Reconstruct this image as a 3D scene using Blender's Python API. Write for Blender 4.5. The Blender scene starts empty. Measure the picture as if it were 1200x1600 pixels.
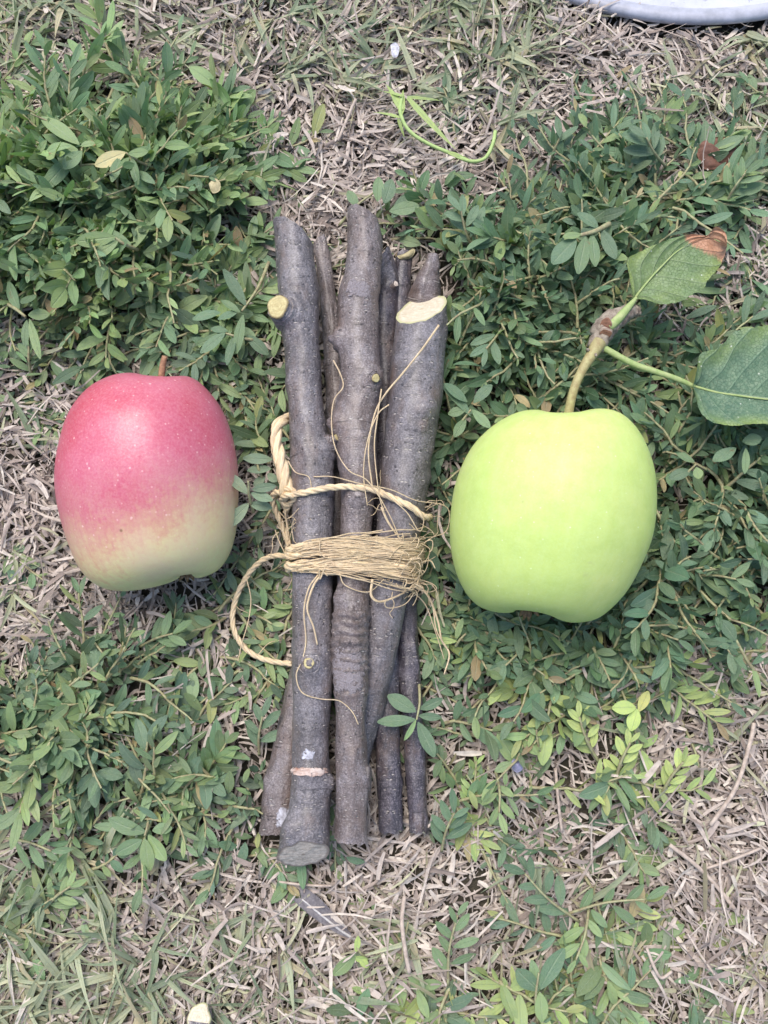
import bpy, math, random
import numpy as np
from mathutils import Vector, Matrix, noise as mnoise

random.seed(7)
rng = np.random.default_rng(11)
S = bpy.context.scene
C = S.collection

# ------------------------------------------------------------------ camera
TILT, DIST, FOC = math.radians(10), 0.40, 32.0
cd = bpy.data.cameras.new('camera')
cam = bpy.data.objects.new('camera', cd)
C.objects.link(cam)
cam.location = (0, -DIST * math.sin(TILT), DIST * math.cos(TILT))
cam.rotation_euler = (TILT, 0, 0)
cd.sensor_fit = 'VERTICAL'
cd.sensor_height = 36.0
cd.sensor_width = 27.0
cd.lens = FOC
cd.clip_start = 0.01
cd.clip_end = 200
S.camera = cam

# ------------------------------------------------------------------ light
SUN_EL, SUN_AZ = 66, 335          # light comes from the upper left of the picture
w = bpy.data.worlds.new('World')
S.world = w
w.use_nodes = True
nt = w.node_tree
nt.nodes.clear()
sky = nt.nodes.new('ShaderNodeTexSky')
sky.sky_type = 'NISHITA'
sky.sun_disc = False
sky.sun_elevation = math.radians(SUN_EL)
sky.sun_rotation = math.radians(SUN_AZ)
sky.air_density = 1.0
sky.dust_density = 2.0
sky.ozone_density = 1.0
bg = nt.nodes.new('ShaderNodeBackground')
bg.inputs[1].default_value = 0.105
wo = nt.nodes.new('ShaderNodeOutputWorld')
nt.links.new(sky.outputs[0], bg.inputs[0])
nt.links.new(bg.outputs[0], wo.inputs[0])
sl = bpy.data.lights.new('sun', 'SUN')
sl.energy = 1.5
sl.angle = math.radians(34)
sl.color = (1.0, 0.93, 0.86)
so = bpy.data.objects.new('sun', sl)
C.objects.link(so)
az, el = math.radians(SUN_AZ), math.radians(SUN_EL)
sd = Vector((math.sin(az) * math.cos(el), math.cos(az) * math.cos(el), math.sin(el)))
so.rotation_euler = sd.to_track_quat('Z', 'Y').to_euler()
so.location = sd * 5
S.view_settings.view_transform = 'Standard'
S.view_settings.look = 'None'
S.view_settings.gamma = 1
S.view_settings.use_curve_mapping = False
S.view_settings.exposure = 1.22

# ------------------------------------------------------------------ mapping
K = 36.0 / FOC / 1600.0
CT, ST = math.cos(TILT), math.sin(TILT)
CAM = Vector(cam.location)

def ray(px, py):
    a, b = (px - 600) * K, (800 - py) * K
    return Vector((a, b * CT + ST, b * ST - CT))

def P(px, py, z=0.0):
    d = ray(px, py)
    t = (z - CAM.z) / d.z
    return CAM + d * t

def depth(p):
    return -((p[1] - CAM.y) * -ST + (p[2] - CAM.z) * CT)

def R(wpx, p):
    return wpx * 0.5 * K * depth(p)

def proj(x, y, z):
    dy, dz = y - CAM.y, z - CAM.z
    dep = dy * ST - dz * CT
    v = dy * CT + dz * ST
    return 600 + x / dep / K, 800 - v / dep / K

def gh(x, y):
    return 0.0016 * np.sin(x * 47 + 1.3) * np.cos(y * 39 + .4) + 0.0010 * np.sin(x * 101 + y * 77) + 0.0006 * np.cos(x * 190 - y * 230)

# ------------------------------------------------------------------ density maps (100 px cells)
def grid(txt):
    return np.array([[int(c) for c in r.split()] for r in txt.strip().split('\n')], float)
KW = grid('''
0 0 0 0 0 0 0 1 2 0 0 0
4 7 6 1 0 0 0 0 0 1 0 0
9 9 9 7 0 0 1 2 3 6 5 4
9 9 9 8 0 5 6 8 7 8 7 5
9 9 7 5 3 3 4 9 9 7 3 1
3 5 3 6 5 3 5 9 8 7 6 5
4 2 1 2 6 3 4 8 7 7 7 7
1 0 0 4 6 2 4 7 3 4 8 7
1 0 0 3 5 2 4 8 3 4 9 8
2 2 3 6 3 1 5 7 7 8 9 8
4 7 7 4 3 1 6 6 7 6 4 1
7 8 5 4 7 1 6 4 5 6 2 0
3 5 7 7 7 1 5 5 5 3 1 0
4 5 5 2 1 0 2 4 3 4 1 0
1 2 0 0 0 0 3 4 1 4 3 0
0 0 0 0 0 1 4 5 5 4 4 2''')
GR = grid('''
7 6 5 3 4 6 5 7 6 0 0 1
3 2 1 4 3 3 3 5 2 1 4 5
0 0 0 2 0 0 1 0 1 1 4 4
0 0 0 0 0 0 0 0 0 0 1 2
1 0 0 0 0 0 0 0 0 0 1 1
2 1 0 0 0 0 0 0 1 1 1 0
2 0 0 0 0 0 0 1 2 1 0 0
0 0 0 0 0 0 0 0 0 0 0 0
3 0 0 0 0 0 0 0 0 0 0 0
1 1 0 0 1 0 0 0 0 0 0 0
0 0 0 0 0 0 0 0 0 0 0 1
0 0 0 0 0 0 0 0 0 0 1 2
1 0 0 0 0 0 0 0 0 0 1 0
4 4 2 1 0 0 0 1 1 1 1 0
7 6 4 5 3 1 1 1 2 2 3 1
7 7 7 4 4 4 2 2 3 3 3 2''')

def look(g, px, py):
    gx = np.clip(np.asarray(px) / 100 - .5, 0, 10.999)
    gy = np.clip(np.asarray(py) / 100 - .5, 0, 14.999)
    i, j = gx.astype(int), gy.astype(int)
    fx, fy = gx - i, gy - j
    return (g[j, i] * (1 - fx) * (1 - fy) + g[j, i + 1] * fx * (1 - fy) + g[j + 1, i] * (1 - fx) * fy + g[j + 1, i + 1] * fx * fy)

# ------------------------------------------------------------------ objects
def tag(o, label=None, cat=None, group=None, kind=None):
    if label: o['label'] = label
    if cat: o['category'] = cat
    if group: o['group'] = group
    if kind: o['kind'] = kind
    return o

def empty(name, loc, label, cat, group=None):
    o = bpy.data.objects.new(name, None)
    o.empty_display_size = 0.01
    C.objects.link(o)
    o.location = loc
    return tag(o, label, cat, group)

def mesh_obj(name, V, F, mat, parent=None, col=None, uv=None, smooth=True, attr=None):
    V = np.asarray(V, np.float32).reshape(-1, 3)
    me = bpy.data.meshes.new(name)
    if isinstance(F, np.ndarray):
        n, k = F.shape
        me.vertices.add(len(V))
        me.vertices.foreach_set('co', V.ravel())
        me.loops.add(n * k)
        me.loops.foreach_set('vertex_index', F.ravel().astype(np.int32))
        me.polygons.add(n)
        me.polygons.foreach_set('loop_start', np.arange(0, n * k, k, dtype=np.int32))
        me.update(calc_edges=True)
        me.validate()
    else:
        me.from_pydata([tuple(map(float, v)) for v in V], [], F)
        me.update()
    if smooth:
        me.polygons.foreach_set('use_smooth', np.ones(len(me.polygons), bool))
    if uv is not None:
        ul = me.uv_layers.new(name='UVMap')
        li = np.empty(len(me.loops), np.int32)
        me.loops.foreach_get('vertex_index', li)
        ul.data.foreach_set('uv', np.asarray(uv, np.float32)[li].ravel())
    if col is not None:
        a = me.color_attributes.new('tint', 'FLOAT_COLOR', 'POINT')
        cc = np.ones((len(V), 4), np.float32)
        cc[:, :3] = col
        a.data.foreach_set('color', cc.ravel())
    if attr:
        for k_, vals in attr.items():
            a = me.attributes.new(k_, 'FLOAT', 'POINT')
            a.data.foreach_set('value', np.asarray(vals, np.float32))
    me.materials.append(mat)
    o = bpy.data.objects.new(name, me)
    C.objects.link(o)
    if parent is not None:
        o.parent = parent
        o.matrix_parent_inverse = Matrix.Translation(-parent.location)
    return o

# ------------------------------------------------------------------ materials
class N:
    def __init__(self, name):
        self.m = bpy.data.materials.new(name)
        self.m.use_nodes = True
        self.t = self.m.node_tree
        self.t.nodes.clear()
        self.out = self.t.nodes.new('ShaderNodeOutputMaterial')
        self.b = self.t.nodes.new('ShaderNodeBsdfPrincipled')
        self.t.links.new(self.b.outputs[0], self.out.inputs[0])
    def n(self, ty, **kw):
        x = self.t.nodes.new(ty)
        for k, v in kw.items():
            if hasattr(x, k): setattr(x, k, v)
            else: x.inputs[k].default_value = v
        return x
    def l(self, a, b): self.t.links.new(a, b)
    def inp(self, x, i, v):
        if hasattr(v, 'links') or hasattr(v, 'is_linked'): self.l(v, x.inputs[i])
        else: x.inputs[i].default_value = v
    def math(self, op, a, b=0.0, c=None, clamp=False):
        x = self.t.nodes.new('ShaderNodeMath'); x.operation = op; x.use_clamp = clamp
        self.inp(x, 0, a); self.inp(x, 1, b)
        if c is not None: self.inp(x, 2, c)
        return x.outputs[0]
    def mix(self, f, a, b, mode='MIX'):
        x = self.t.nodes.new('ShaderNodeMix'); x.data_type = 'RGBA'; x.blend_type = mode; x.clamp_factor = True
        self.inp(x, 0, f)
        for i, v in ((6, a), (7, b)):
            if isinstance(v, tuple): v = (*v, 1) if len(v) == 3 else v
            self.inp(x, i, v)
        return x.outputs[2]
    def ramp(self, f, stops):
        x = self.t.nodes.new('ShaderNodeValToRGB')
        e = x.color_ramp.elements
        while len(e) < len(stops): e.new(.5)
        for q, (p_, c_) in zip(e, stops):
            q.position = p_
            q.color = (*c_, 1) if isinstance(c_, tuple) else (c_, c_, c_, 1)
        self.l(f, x.inputs[0])
        return x.outputs[0]
    def noise(self, vec, scale, detail=4, rough=.55, dist=0):
        x = self.t.nodes.new('ShaderNodeTexNoise')
        if vec is not None: self.l(vec, x.inputs['Vector'])
        x.inputs['Scale'].default_value = scale; x.inputs['Detail'].default_value = detail
        x.inputs['Roughness'].default_value = rough; x.inputs['Distortion'].default_value = dist
        return x.outputs[0]
    def voro(self, vec, scale, feature='F1', rnd=1.0):
        x = self.t.nodes.new('ShaderNodeTexVoronoi'); x.feature = feature
        if vec is not None: self.l(vec, x.inputs['Vector'])
        x.inputs['Scale'].default_value = scale; x.inputs['Randomness'].default_value = rnd
        return x
    def obj(self):
        return self.t.nodes.new('ShaderNodeTexCoord').outputs['Object']
    def uvc(self):
        return self.t.nodes.new('ShaderNodeTexCoord').outputs['UV']
    def mapn(self, vec, scale=(1, 1, 1), loc=(0, 0, 0)):
        x = self.t.nodes.new('ShaderNodeMapping')
        self.l(vec, x.inputs[0]); x.inputs['Scale'].default_value = scale; x.inputs['Location'].default_value = loc
        return x.outputs[0]
    def sep(self, vec):
        x = self.t.nodes.new('ShaderNodeSeparateXYZ'); self.l(vec, x.inputs[0]); return x.outputs
    def attr(self, name):
        x = self.t.nodes.new('ShaderNodeAttribute'); x.attribute_name = name; return x
    def bump(self, h, dist, strength=1.0, prev=None):
        x = self.t.nodes.new('ShaderNodeBump')
        x.inputs['Distance'].default_value = dist; x.inputs['Strength'].default_value = strength
        self.l(h, x.inputs['Height'])
        if prev is not None: self.l(prev, x.inputs['Normal'])
        self.l(x.outputs[0], self.b.inputs['Normal'])
        return x.outputs[0]
    def base(self, c):
        if isinstance(c, tuple): self.b.inputs['Base Color'].default_value = (*c, 1)
        else: self.l(c, self.b.inputs['Base Color'])
    def rough(self, v): self.inp(self.b, self.b.inputs.find('Roughness'), v)
    def spec(self, v): self.b.inputs['Specular IOR Level'].default_value = v
    def translucent(self, fac, col):
        t = self.t.nodes.new('ShaderNodeBsdfTranslucent')
        if isinstance(col, tuple): t.inputs[0].default_value = (*col, 1)
        else: self.l(col, t.inputs[0])
        m = self.t.nodes.new('ShaderNodeMixShader'); m.inputs[0].default_value = fac
        self.l(self.b.outputs[0], m.inputs[1]); self.l(t.outputs[0], m.inputs[2]); self.l(m.outputs[0], self.out.inputs[0])

def mat_soil():
    q = N('soil'); o = q.obj()
    n1 = q.noise(o, 60, 6, .7); n2 = q.noise(q.mapn(o, (1, 1, 1), (3, 1, 0)), 700, 4, .7)
    c = q.ramp(n1, [(.3, (.035, .028, .024)), (.55, (.075, .060, .050)), (.75, (.14, .118, .10))])
    far = q.noise(o, 9, 6, .7)
    c = q.mix(q.math('MULTIPLY', far, .25), c, (.12, .15, .07))
    q.base(c); q.rough(.95); q.spec(.2)
    q.bump(q.math('ADD', n1, q.math('MULTIPLY', n2, .4)), .004)
    return q.m

def mat_straw():
    q = N('dry_grass_blade'); o = q.obj()
    tint = q.attr('tint').outputs[0]
    u = q.sep(q.uvc())
    fib = q.noise(q.mapn(q.uvc(), (9, .6, 1)), 4, 3, .6)
    blot = q.noise(o, 260, 3, .6)
    c = q.mix(q.ramp(fib, [(.3, .0), (.7, 1.)]), q.mix(1, tint, (.72, .70, .68), 'MULTIPLY'), tint)
    c = q.mix(q.ramp(blot, [(.35, .35), (.6, 0.)]), c, (.16, .13, .11))
    q.base(c); q.rough(.72); q.spec(.25)
    q.bump(fib, .0003, .7)
    q.translucent(.12, c)
    return q.m

def mat_leaf(name='weed_leaf', tr=.16, rough=.5):
    q = N(name); o = q.obj()
    tint = q.attr('tint').outputs[0]
    u = q.sep(q.uvc())
    d = q.math('ABSOLUTE', q.math('SUBTRACT', u[0], .5))
    rib = q.math('SUBTRACT', 1, q.math('MULTIPLY', d, 14), clamp=True)
    # side veins slanting off the midrib
    vv = q.math('SINE', q.math('ADD', q.math('MULTIPLY', u[1], 42), q.math('MULTIPLY', d, -38)))
    vein = q.math('POWER', q.math('MAXIMUM', vv, 0), 6)
    n1 = q.noise(o, 420, 4, .6); n2 = q.noise(o, 3500, 2, .5)
    c = q.mix(q.ramp(n1, [(.3, 0.), (.7, .6)]), tint, q.mix(1, tint, (1.35, 1.18, .95), 'MULTIPLY'))
    c = q.mix(q.math('MULTIPLY', rib, .28), c, (.34, .40, .26))
    c = q.mix(q.ramp(q.noise(o, 1300, 4, .7), [(.35, 0.), (.75, .30)]), c, (.30, .37, .27))
    c = q.mix(q.math('MULTIPLY', vein, .10), c, (.28, .36, .22))
    bro = q.noise(q.mapn(o, (1, 1, 1), (.7, .3, 0)), 240, 4, .7)
    c = q.mix(q.ramp(bro, [(.66, 0.), (.73, .75)]), c, (.22, .16, .08))
    sp = q.voro(q.mapn(o, (1, 1, 1)), 900).outputs[0]
    c = q.mix(q.ramp(sp, [(.09, .30), (.16, 0.)]), c, (.42, .45, .38))
    q.base(c); q.rough(rough); q.spec(.42)
    h = q.math('ADD', q.math('MULTIPLY', rib, -.6), q.math('ADD', q.math('MULTIPLY', vein, -.2), q.math('MULTIPLY', n2, .5)))
    q.bump(h, .0004, .7)
    q.translucent(tr, q.mix(1, c, (1.3, 1.5, .6), 'MULTIPLY'))
    return q.m

def mat_simple(name, col, var=None, scale=300, rough=.6, spec=.4, bump=.0003, tr=0):
    q = N(name); o = q.obj()
    n1 = q.noise(o, scale, 5, .65)
    var = var or tuple(c * .55 for c in col)
    c = q.mix(q.ramp(n1, [(.35, 0.), (.65, 1.)]), var, col)
    q.base(c); q.rough(rough); q.spec(spec); q.bump(n1, bump)
    if tr: q.translucent(tr, c)
    return q.m

def mat_bark(name, c0, c1, c2, speck=1.0, rough=.35):
    """uv in metres: u round the stick, v along it"""
    q = N(name); o = q.obj(); uv = q.uvc()
    big = q.noise(o, 55, 5, .65)
    med = q.noise(q.mapn(uv, (1, .45, 1)), 420, 5, .7)
    fine = q.noise(uv, 2600, 3, .6)
    c = q.ramp(big, [(.32, c0), (.5, c1), (.68, c2)])
    c = q.mix(q.ramp(med, [(.35, .55), (.6, 0.)]), c, tuple(x * .5 for x in c0))
    # grey algae bloom
    c = q.mix(q.ramp(q.noise(o, 130, 5, .75), [(.5, 0.), (.72, .45)]), c, (.33, .31, .34))
    # lenticels: short pale dashes lying across the stick
    lv = q.voro(q.mapn(uv, (1, 2.4, 1)), 270)
    lsel = q.ramp(lv.outputs[0], [(.13, 1.), (.24, 0.)])
    lrand = q.ramp(q.sep(lv.outputs[1])[0], [(.30, 0.), (.36, 1.)])
    lent = q.math('MULTIPLY', lsel, lrand)
    sv = q.voro(uv, 900)
    sp = q.math('MULTIPLY', q.ramp(sv.outputs[0], [(.12, 1.), (.24, 0.)]), q.ramp(q.sep(sv.outputs[1])[1], [(.6, 0.), (.64, 1.)]))
    patch = q.ramp(q.noise(o, 38, 3, .5), [(.42, .15), (.62, 1.)])
    sp = q.math('MULTIPLY', sp, patch)
    c = q.mix(q.math('MULTIPLY', lent, .9 * speck), c, (.60, .54, .49))
    c = q.mix(q.math('MULTIPLY', sp, .65 * speck), c, (.55, .50, .50))
    grit = q.noise(o, 1500, 4, .75)
    c = q.mix(q.ramp(grit, [(.38, .6), (.55, 0.)]), c, tuple(x * .45 for x in c0))
    c = q.mix(q.ramp(grit, [(.52, 0.), (.72, .55)]), c, (.42, .38, .38))
    c = q.mix(q.ramp(q.noise(q.mapn(o, (1, .5, 1), (.5, 0, 0)), 75, 5, .7), [(.50, 0.), (.70, .6)]), c, (.17, .11, .08))
    pit = q.voro(q.mapn(uv, (1, .8, 1), (.3, .1, 0)), 420)
    pitf = q.math('MULTIPLY', q.ramp(pit.outputs[0], [(.10, 1.), (.22, 0.)]), q.ramp(q.sep(pit.outputs[1])[2], [(.84, 0.), (.88, .7)]))
    c = q.mix(pitf, c, tuple(x * .35 for x in c0))
    wr = q.noise(q.mapn(uv, (.35, 3.2, 1)), 260, 4, .7, .4)
    wrf = q.math('MULTIPLY', q.ramp(wr, [(.30, 1.), (.40, 0.)]), q.ramp(q.noise(o, 45, 3, .6), [(.48, 0.), (.62, .8)]))
    c = q.mix(wrf, c, tuple(x * .5 for x in c0))
    q.base(c)
    q.rough(q.ramp(med, [(.3, rough + .2), (.7, rough)])); q.spec(.55)
    h = q.math('ADD', q.math('MULTIPLY', med, .8), q.math('ADD', q.math('MULTIPLY', fine, .25), q.math('MULTIPLY', lent, .7)))
    h = q.math('SUBTRACT', h, q.math('ADD', q.math('MULTIPLY', pitf, .5), q.math('MULTIPLY', wrf, .6)))
    q.bump(h, .0012, .9)
    q.b.inputs['Coat Weight'].default_value = .5
    q.b.inputs['Coat Roughness'].default_value = .38
    return q.m

def mat_wood(name='cut_wood', pale=(.72, .62, .40), dark=(.42, .33, .16), rim=None):
    q = N(name); u = q.sep(q.uvc()); o = q.obj()
    r = u[0]                              # 0 centre .. 1 rim
    ring = q.math('SINE', q.math('ADD', q.math('MULTIPLY', r, 26), q.math('MULTIPLY', q.noise(o, 500, 3, .6), 6)))
    c = q.mix(q.math('MULTIPLY_ADD', ring, .25, .25), pale, tuple((a + b) / 2 for a, b in zip(pale, dark)))
    c = q.mix(q.ramp(r, [(0.02, .9), (.12, 0.)]), c, dark)
    c = q.mix(q.ramp(r, [(.86, 0.), (.95, .9)]), c, rim or (.45, .52, .15))
    nn = q.noise(o, 900, 4, .7)
    c = q.mix(q.ramp(nn, [(.45, 0.), (.7, .6)]), c, dark)
    saw = q.noise(q.mapn(o, (1, 9, 1)), 180, 3, .6)
    c = q.mix(q.ramp(saw, [(.45, 0.), (.6, .35)]), c, dark)
    q.base(c); q.rough(.6); q.spec(.3); q.bump(nn, .0004)
    return q.m

def mat_twine():
    q = N('sisal_twine'); uv = q.uvc(); o = q.obj()
    f = q.noise(q.mapn(uv, (1, .12, 1)), 2600, 4, .65)
    big = q.noise(o, 120, 3, .6)
    c = q.ramp(f, [(.28, (.50, .34, .17)), (.42, (.88, .65, .37)), (.62, (.97, .85, .60))])
    c = q.mix(q.ramp(big, [(.4, 0.), (.7, .5)]), c, (.78, .60, .42))
    q.base(c); q.rough(.5); q.spec(.35); q.bump(f, .0005, 1)
    q.translucent(.12, c)
    return q.m

def mat_red_apple():
    """uv: u = angle 0..1, v = 0 stem .. 1 calyx"""
    q = N('red_apple_skin'); uv = q.uvc(); o = q.obj(); u = q.sep(uv)
    streak = q.noise(q.mapn(uv, (26, 1.6, 1)), 3, 5, .6, .2)
    streak2 = q.noise(q.mapn(uv, (70, 5, 1), (3, 0, 0)), 2, 4, .6)
    blot = q.noise(o, 34, 5, .6)
    edge = q.math('ADD', u[1], q.math('ADD', q.math('ADD', q.math('MULTIPLY_ADD', q.noise(o, 420, 4, .75), .34, -.17), q.math('MULTIPLY_ADD', streak, .15, -.075)), q.math('MULTIPLY_ADD', blot, .62, -.31)))
    # blush thins over the right shoulder
    side = q.math('MULTIPLY', q.ramp(q.sep(q.mapn(o, (1, 1, 1)))[0], [(0.0, 0.), (.045, 1.)]), .10)
    edge = q.math('ADD', edge, side)
    c = q.ramp(edge, [(.10, (.46, .065, .105)), (.40, (.51, .09, .145)), (.54, (.52, .16, .17)), (.70, (.57, .36, .21)), (.84, (.62, .57, .27)), (1.0, (.62, .66, .30))])
    c = q.mix(q.math('MULTIPLY', q.ramp(streak2, [(.45, 0.), (.7, 1.)]), q.ramp(edge, [(.3, .30), (.60, .20), (.80, 0.)])), c, (.47, .07, .12))
    c = q.mix(q.ramp(blot, [(.40, 0.), (.68, .42)]), c, (.58, .23, .31))
    c = q.mix(q.math('MULTIPLY', q.ramp(q.noise(o, 1100, 4, .7), [(.4, 0.), (.75, .35)]), q.ramp(edge, [(.5, 1.), (.75, .1)])), c, (.68, .38, .40))
    v = q.voro(q.mapn(o, (1, 1, 1)), 250)
    dots = q.math('MULTIPLY', q.ramp(v.outputs[0], [(.07, 1.), (.14, 0.)]), q.ramp(q.sep(v.outputs[1])[0], [(.35, 0.), (.6, .75)]))
    v2 = q.voro(q.mapn(o, (1, 1, 1), (.3, .1, 0)), 430)
    dots2 = q.math('MULTIPLY', q.ramp(v2.outputs[0], [(.10, .5), (.2, 0.)]), q.ramp(q.sep(v2.outputs[1])[0], [(.5, 0.), (.6, 1.)]))
    c = q.mix(q.math('MULTIPLY', q.math('MAXIMUM', dots, dots2), q.ramp(edge, [(.6, .85), (.8, .25)])), c, (.84, .58, .55))
    bl = q.voro(q.mapn(o, (1, 1, 1), (.7, .2, .1)), 60)
    c = q.mix(q.math('MULTIPLY', q.ramp(bl.outputs[0], [(.03, 1.), (.05, 0.)]), q.ramp(q.sep(bl.outputs[1])[0], [(.7, 0.), (.75, .8)])), c, (.20, .12, .05))
    q.base(c)
    bloom = q.noise(o, 300, 5, .7)
    q.rough(q.ramp(bloom, [(.3, .28), (.7, .46)])); q.spec(.5)
    q.bump(q.noise(o, 900, 3, .6), .00012, .6)
    q.b.inputs['Subsurface Weight'].default_value = .12
    q.b.inputs['Subsurface Scale'].default_value = .004
    q.b.inputs['Subsurface Radius'].default_value = (1, .4, .2)
    return q.m

def mat_green_apple():
    q = N('green_apple_skin'); uv = q.uvc(); o = q.obj(); u = q.sep(uv)
    big = q.noise(o, 22, 4, .55); str_ = q.noise(q.mapn(uv, (20, 1.2, 1)), 2, 4, .6)
    c = q.ramp(big, [(.3, (.47, .60, .165)), (.5, (.52, .63, .185)), (.7, (.575, .64, .215))])
    c = q.mix(q.ramp(str_, [(.4, 0.), (.8, .3)]), c, (.52, .66, .30))
    c = q.mix(q.ramp(u[1], [(.90, 0.), (1.0, .35)]), c, (.44, .50, .18))
    v = q.voro(o, 300)
    d = q.math('MULTIPLY', q.ramp(v.outputs[0], [(.06, .7), (.12, 0.)]), q.ramp(q.sep(v.outputs[1])[0], [(.4, 0.), (.6, 1.)]))
    c = q.mix(d, c, (.70, .78, .48))
    sc_ = q.noise(q.mapn(o, (1, 1, 1), (.2, .4, 0)), 75, 6, .75)
    c = q.mix(q.ramp(sc_, [(.60, 0.), (.70, .40)]), c, (.40, .43, .17))
    mo = q.noise(q.mapn(o, (1, 1, 1), (.9, .2, .5)), 160, 5, .7)
    c = q.mix(q.ramp(mo, [(.35, .35), (.6, 0.)]), c, (.37, .50, .11))
    c = q.mix(q.ramp(q.noise(o, 1300, 3, .6), [(.45, 0.), (.8, .3)]), c, (.52, .68, .34))
    bl = q.voro(q.mapn(o, (1, 1, 1), (.4, .9, .1)), 70)
    c = q.mix(q.math('MULTIPLY', q.ramp(bl.outputs[0], [(.03, 1.), (.055, 0.)]), q.ramp(q.sep(bl.outputs[1])[0], [(.6, 0.), (.65, .7)])), c, (.30, .24, .08))
    q.base(c); q.rough(q.ramp(q.noise(o, 260, 4, .7), [(.3, .42), (.7, .60)])); q.spec(.42)
    q.bump(q.noise(o, 800, 3, .6), .0001, .6)
    q.b.inputs['Subsurface Weight'].default_value = .3
    q.b.inputs['Subsurface Scale'].default_value = .010
    q.b.inputs['Subsurface Radius'].default_value = (.7, 1, .25)
    return q.m

def mat_apple_leaf(name, c_a, c_b, veincol):
    """uv: u = -1..1 across (stored 0..1), v along midrib; attr dead = scorched tip"""
    q = N(name); o = q.obj(); u = q.sep(q.uvc())
    d = q.math('ABSOLUTE', q.math('SUBTRACT', u[0], .5))
    rib = q.math('SUBTRACT', 1, q.math('MULTIPLY', d, 60), clamp=True)
    vv = q.math('SINE', q.math('ADD', q.math('MULTIPLY', u[1], 32), q.math('MULTIPLY', d, -26)))
    vein = q.math('POWER', q.math('MAXIMUM', vv, 0), 22)
    net = q.voro(o, 750, 'DISTANCE_TO_EDGE').outputs[0]
    netl = q.ramp(net, [(.0, 1.), (.07, 0.)])
    n1 = q.noise(o, 90, 5, .6)
    edge = q.math('MULTIPLY', q.ramp(d, [(.28, 0.), (.49, .7)]), q.ramp(q.noise(o, 45, 3, .6), [(.4, 0.), (.6, 1.)]))
    c = q.ramp(n1, [(.35, c_a), (.65, c_b)])
    c = q.mix(edge, c, (.26, .34, .07))
    c = q.mix(q.math('MULTIPLY', netl, .22), c, veincol)
    c = q.mix(q.math('MULTIPLY', vein, .45), c, veincol)
    c = q.mix(q.math('MULTIPLY', rib, .9), c, (.50, .58, .36))
    sp = q.voro(q.mapn(o, (1, 1, 1), (.1, .1, .1)), 260)
    c = q.mix(q.math('MULTIPLY', q.ramp(sp.outputs[0], [(.06, .9), (.11, 0.)]), q.ramp(q.sep(sp.outputs[1])[0], [(.3, 0.), (.4, 1.)])), c, (.60, .64, .54))
    c = q.mix(q.ramp(q.noise(o, 600, 4, .75), [(.45, 0.), (.75, .5)]), c, (.34, .42, .27))
    rust = q.noise(q.mapn(o, (1, 1, 1), (.37, 0, 0)), 130, 3, .6)
    c = q.mix(q.ramp(rust, [(.70, 0.), (.78, .8)]), c, (.28, .15, .07))
    dead = q.attr('dead').outputs[2]
    c = q.mix(dead, c, q.ramp(n1, [(.3, (.42, .20, .11)), (.7, (.58, .33, .21))]))
    q.base(c); q.rough(.55); q.spec(.35)
    h = q.math('ADD', q.math('MULTIPLY', rib, -1.), q.math('ADD', q.math('MULTIPLY', vein, -.5), q.math('MULTIPLY', netl, -.25)))
    q.bump(h, .0007, .9)
    q.translucent(.15, c)
    return q.m

M = dict(
    soil=mat_soil(), straw=mat_straw(), leaf=mat_leaf(), blade=mat_leaf('grass_blade', .18, .5),
    bark_a=mat_bark('grey_bark', (.095, .082, .083), (.172, .154, .162), (.26, .245, .266)),
    bark_b=mat_bark('brown_bark', (.11, .078, .068), (.185, .147, .138), (.27, .235, .235)),
    bark_c=mat_bark('dark_bark', (.036, .029, .038), (.062, .052, .070), (.10, .085, .11), .8, .38),
    wood=mat_wood('cut_wood', (.68, .61, .48), (.48, .39, .25), (.46, .48, .24)), stubwood=mat_wood('stub_wood', (.58, .52, .27), (.36, .27, .12), (.25, .20, .11)), twine=mat_twine(),
    weathered=mat_wood('weathered_cut', (.74, .64, .54), (.26, .20, .16), (.26, .21, .18)),
    redskin=mat_red_apple(), greenskin=mat_green_apple(),
    leaf1=mat_apple_leaf('apple_leaf_light', (.13, .21, .08), (.19, .27, .105), (.34, .42, .24)),
    leaf2=mat_apple_leaf('apple_leaf_dark', (.075, .15, .095), (.13, .22, .13), (.20, .32, .20)),
)
M['stem_red'] = mat_simple('dry_apple_stem', (.42, .24, .13), (.20, .10, .06), 500)
M['stem_green'] = mat_simple('fresh_apple_stem', (.40, .37, .17), (.28, .22, .10), 350)
M['spur'] = mat_simple('spur_bark', (.36, .31, .24), (.15, .11, .085), 420, .8)
M['petiole'] = mat_simple('petiole_green', (.38, .43, .19), (.26, .36, .12), 400)
M['node'] = mat_wood('spur_scar', (.30, .15, .09), (.10, .045, .03), (.36, .30, .24))
M['sepal'] = mat_simple('dry_sepal', (.24, .15, .07), (.09, .05, .025), 700)
M['scar'] = mat_simple('bark_scar', (.66, .54, .46), (.33, .14, .07), 240, .7)
M['lichen'] = mat_simple('white_lichen', (.62, .63, .70), (.30, .29, .32), 520, .8)
M['peel'] = mat_simple('peeled_bark', (.34, .30, .32), (.19, .15, .15), 420, .5)
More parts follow.
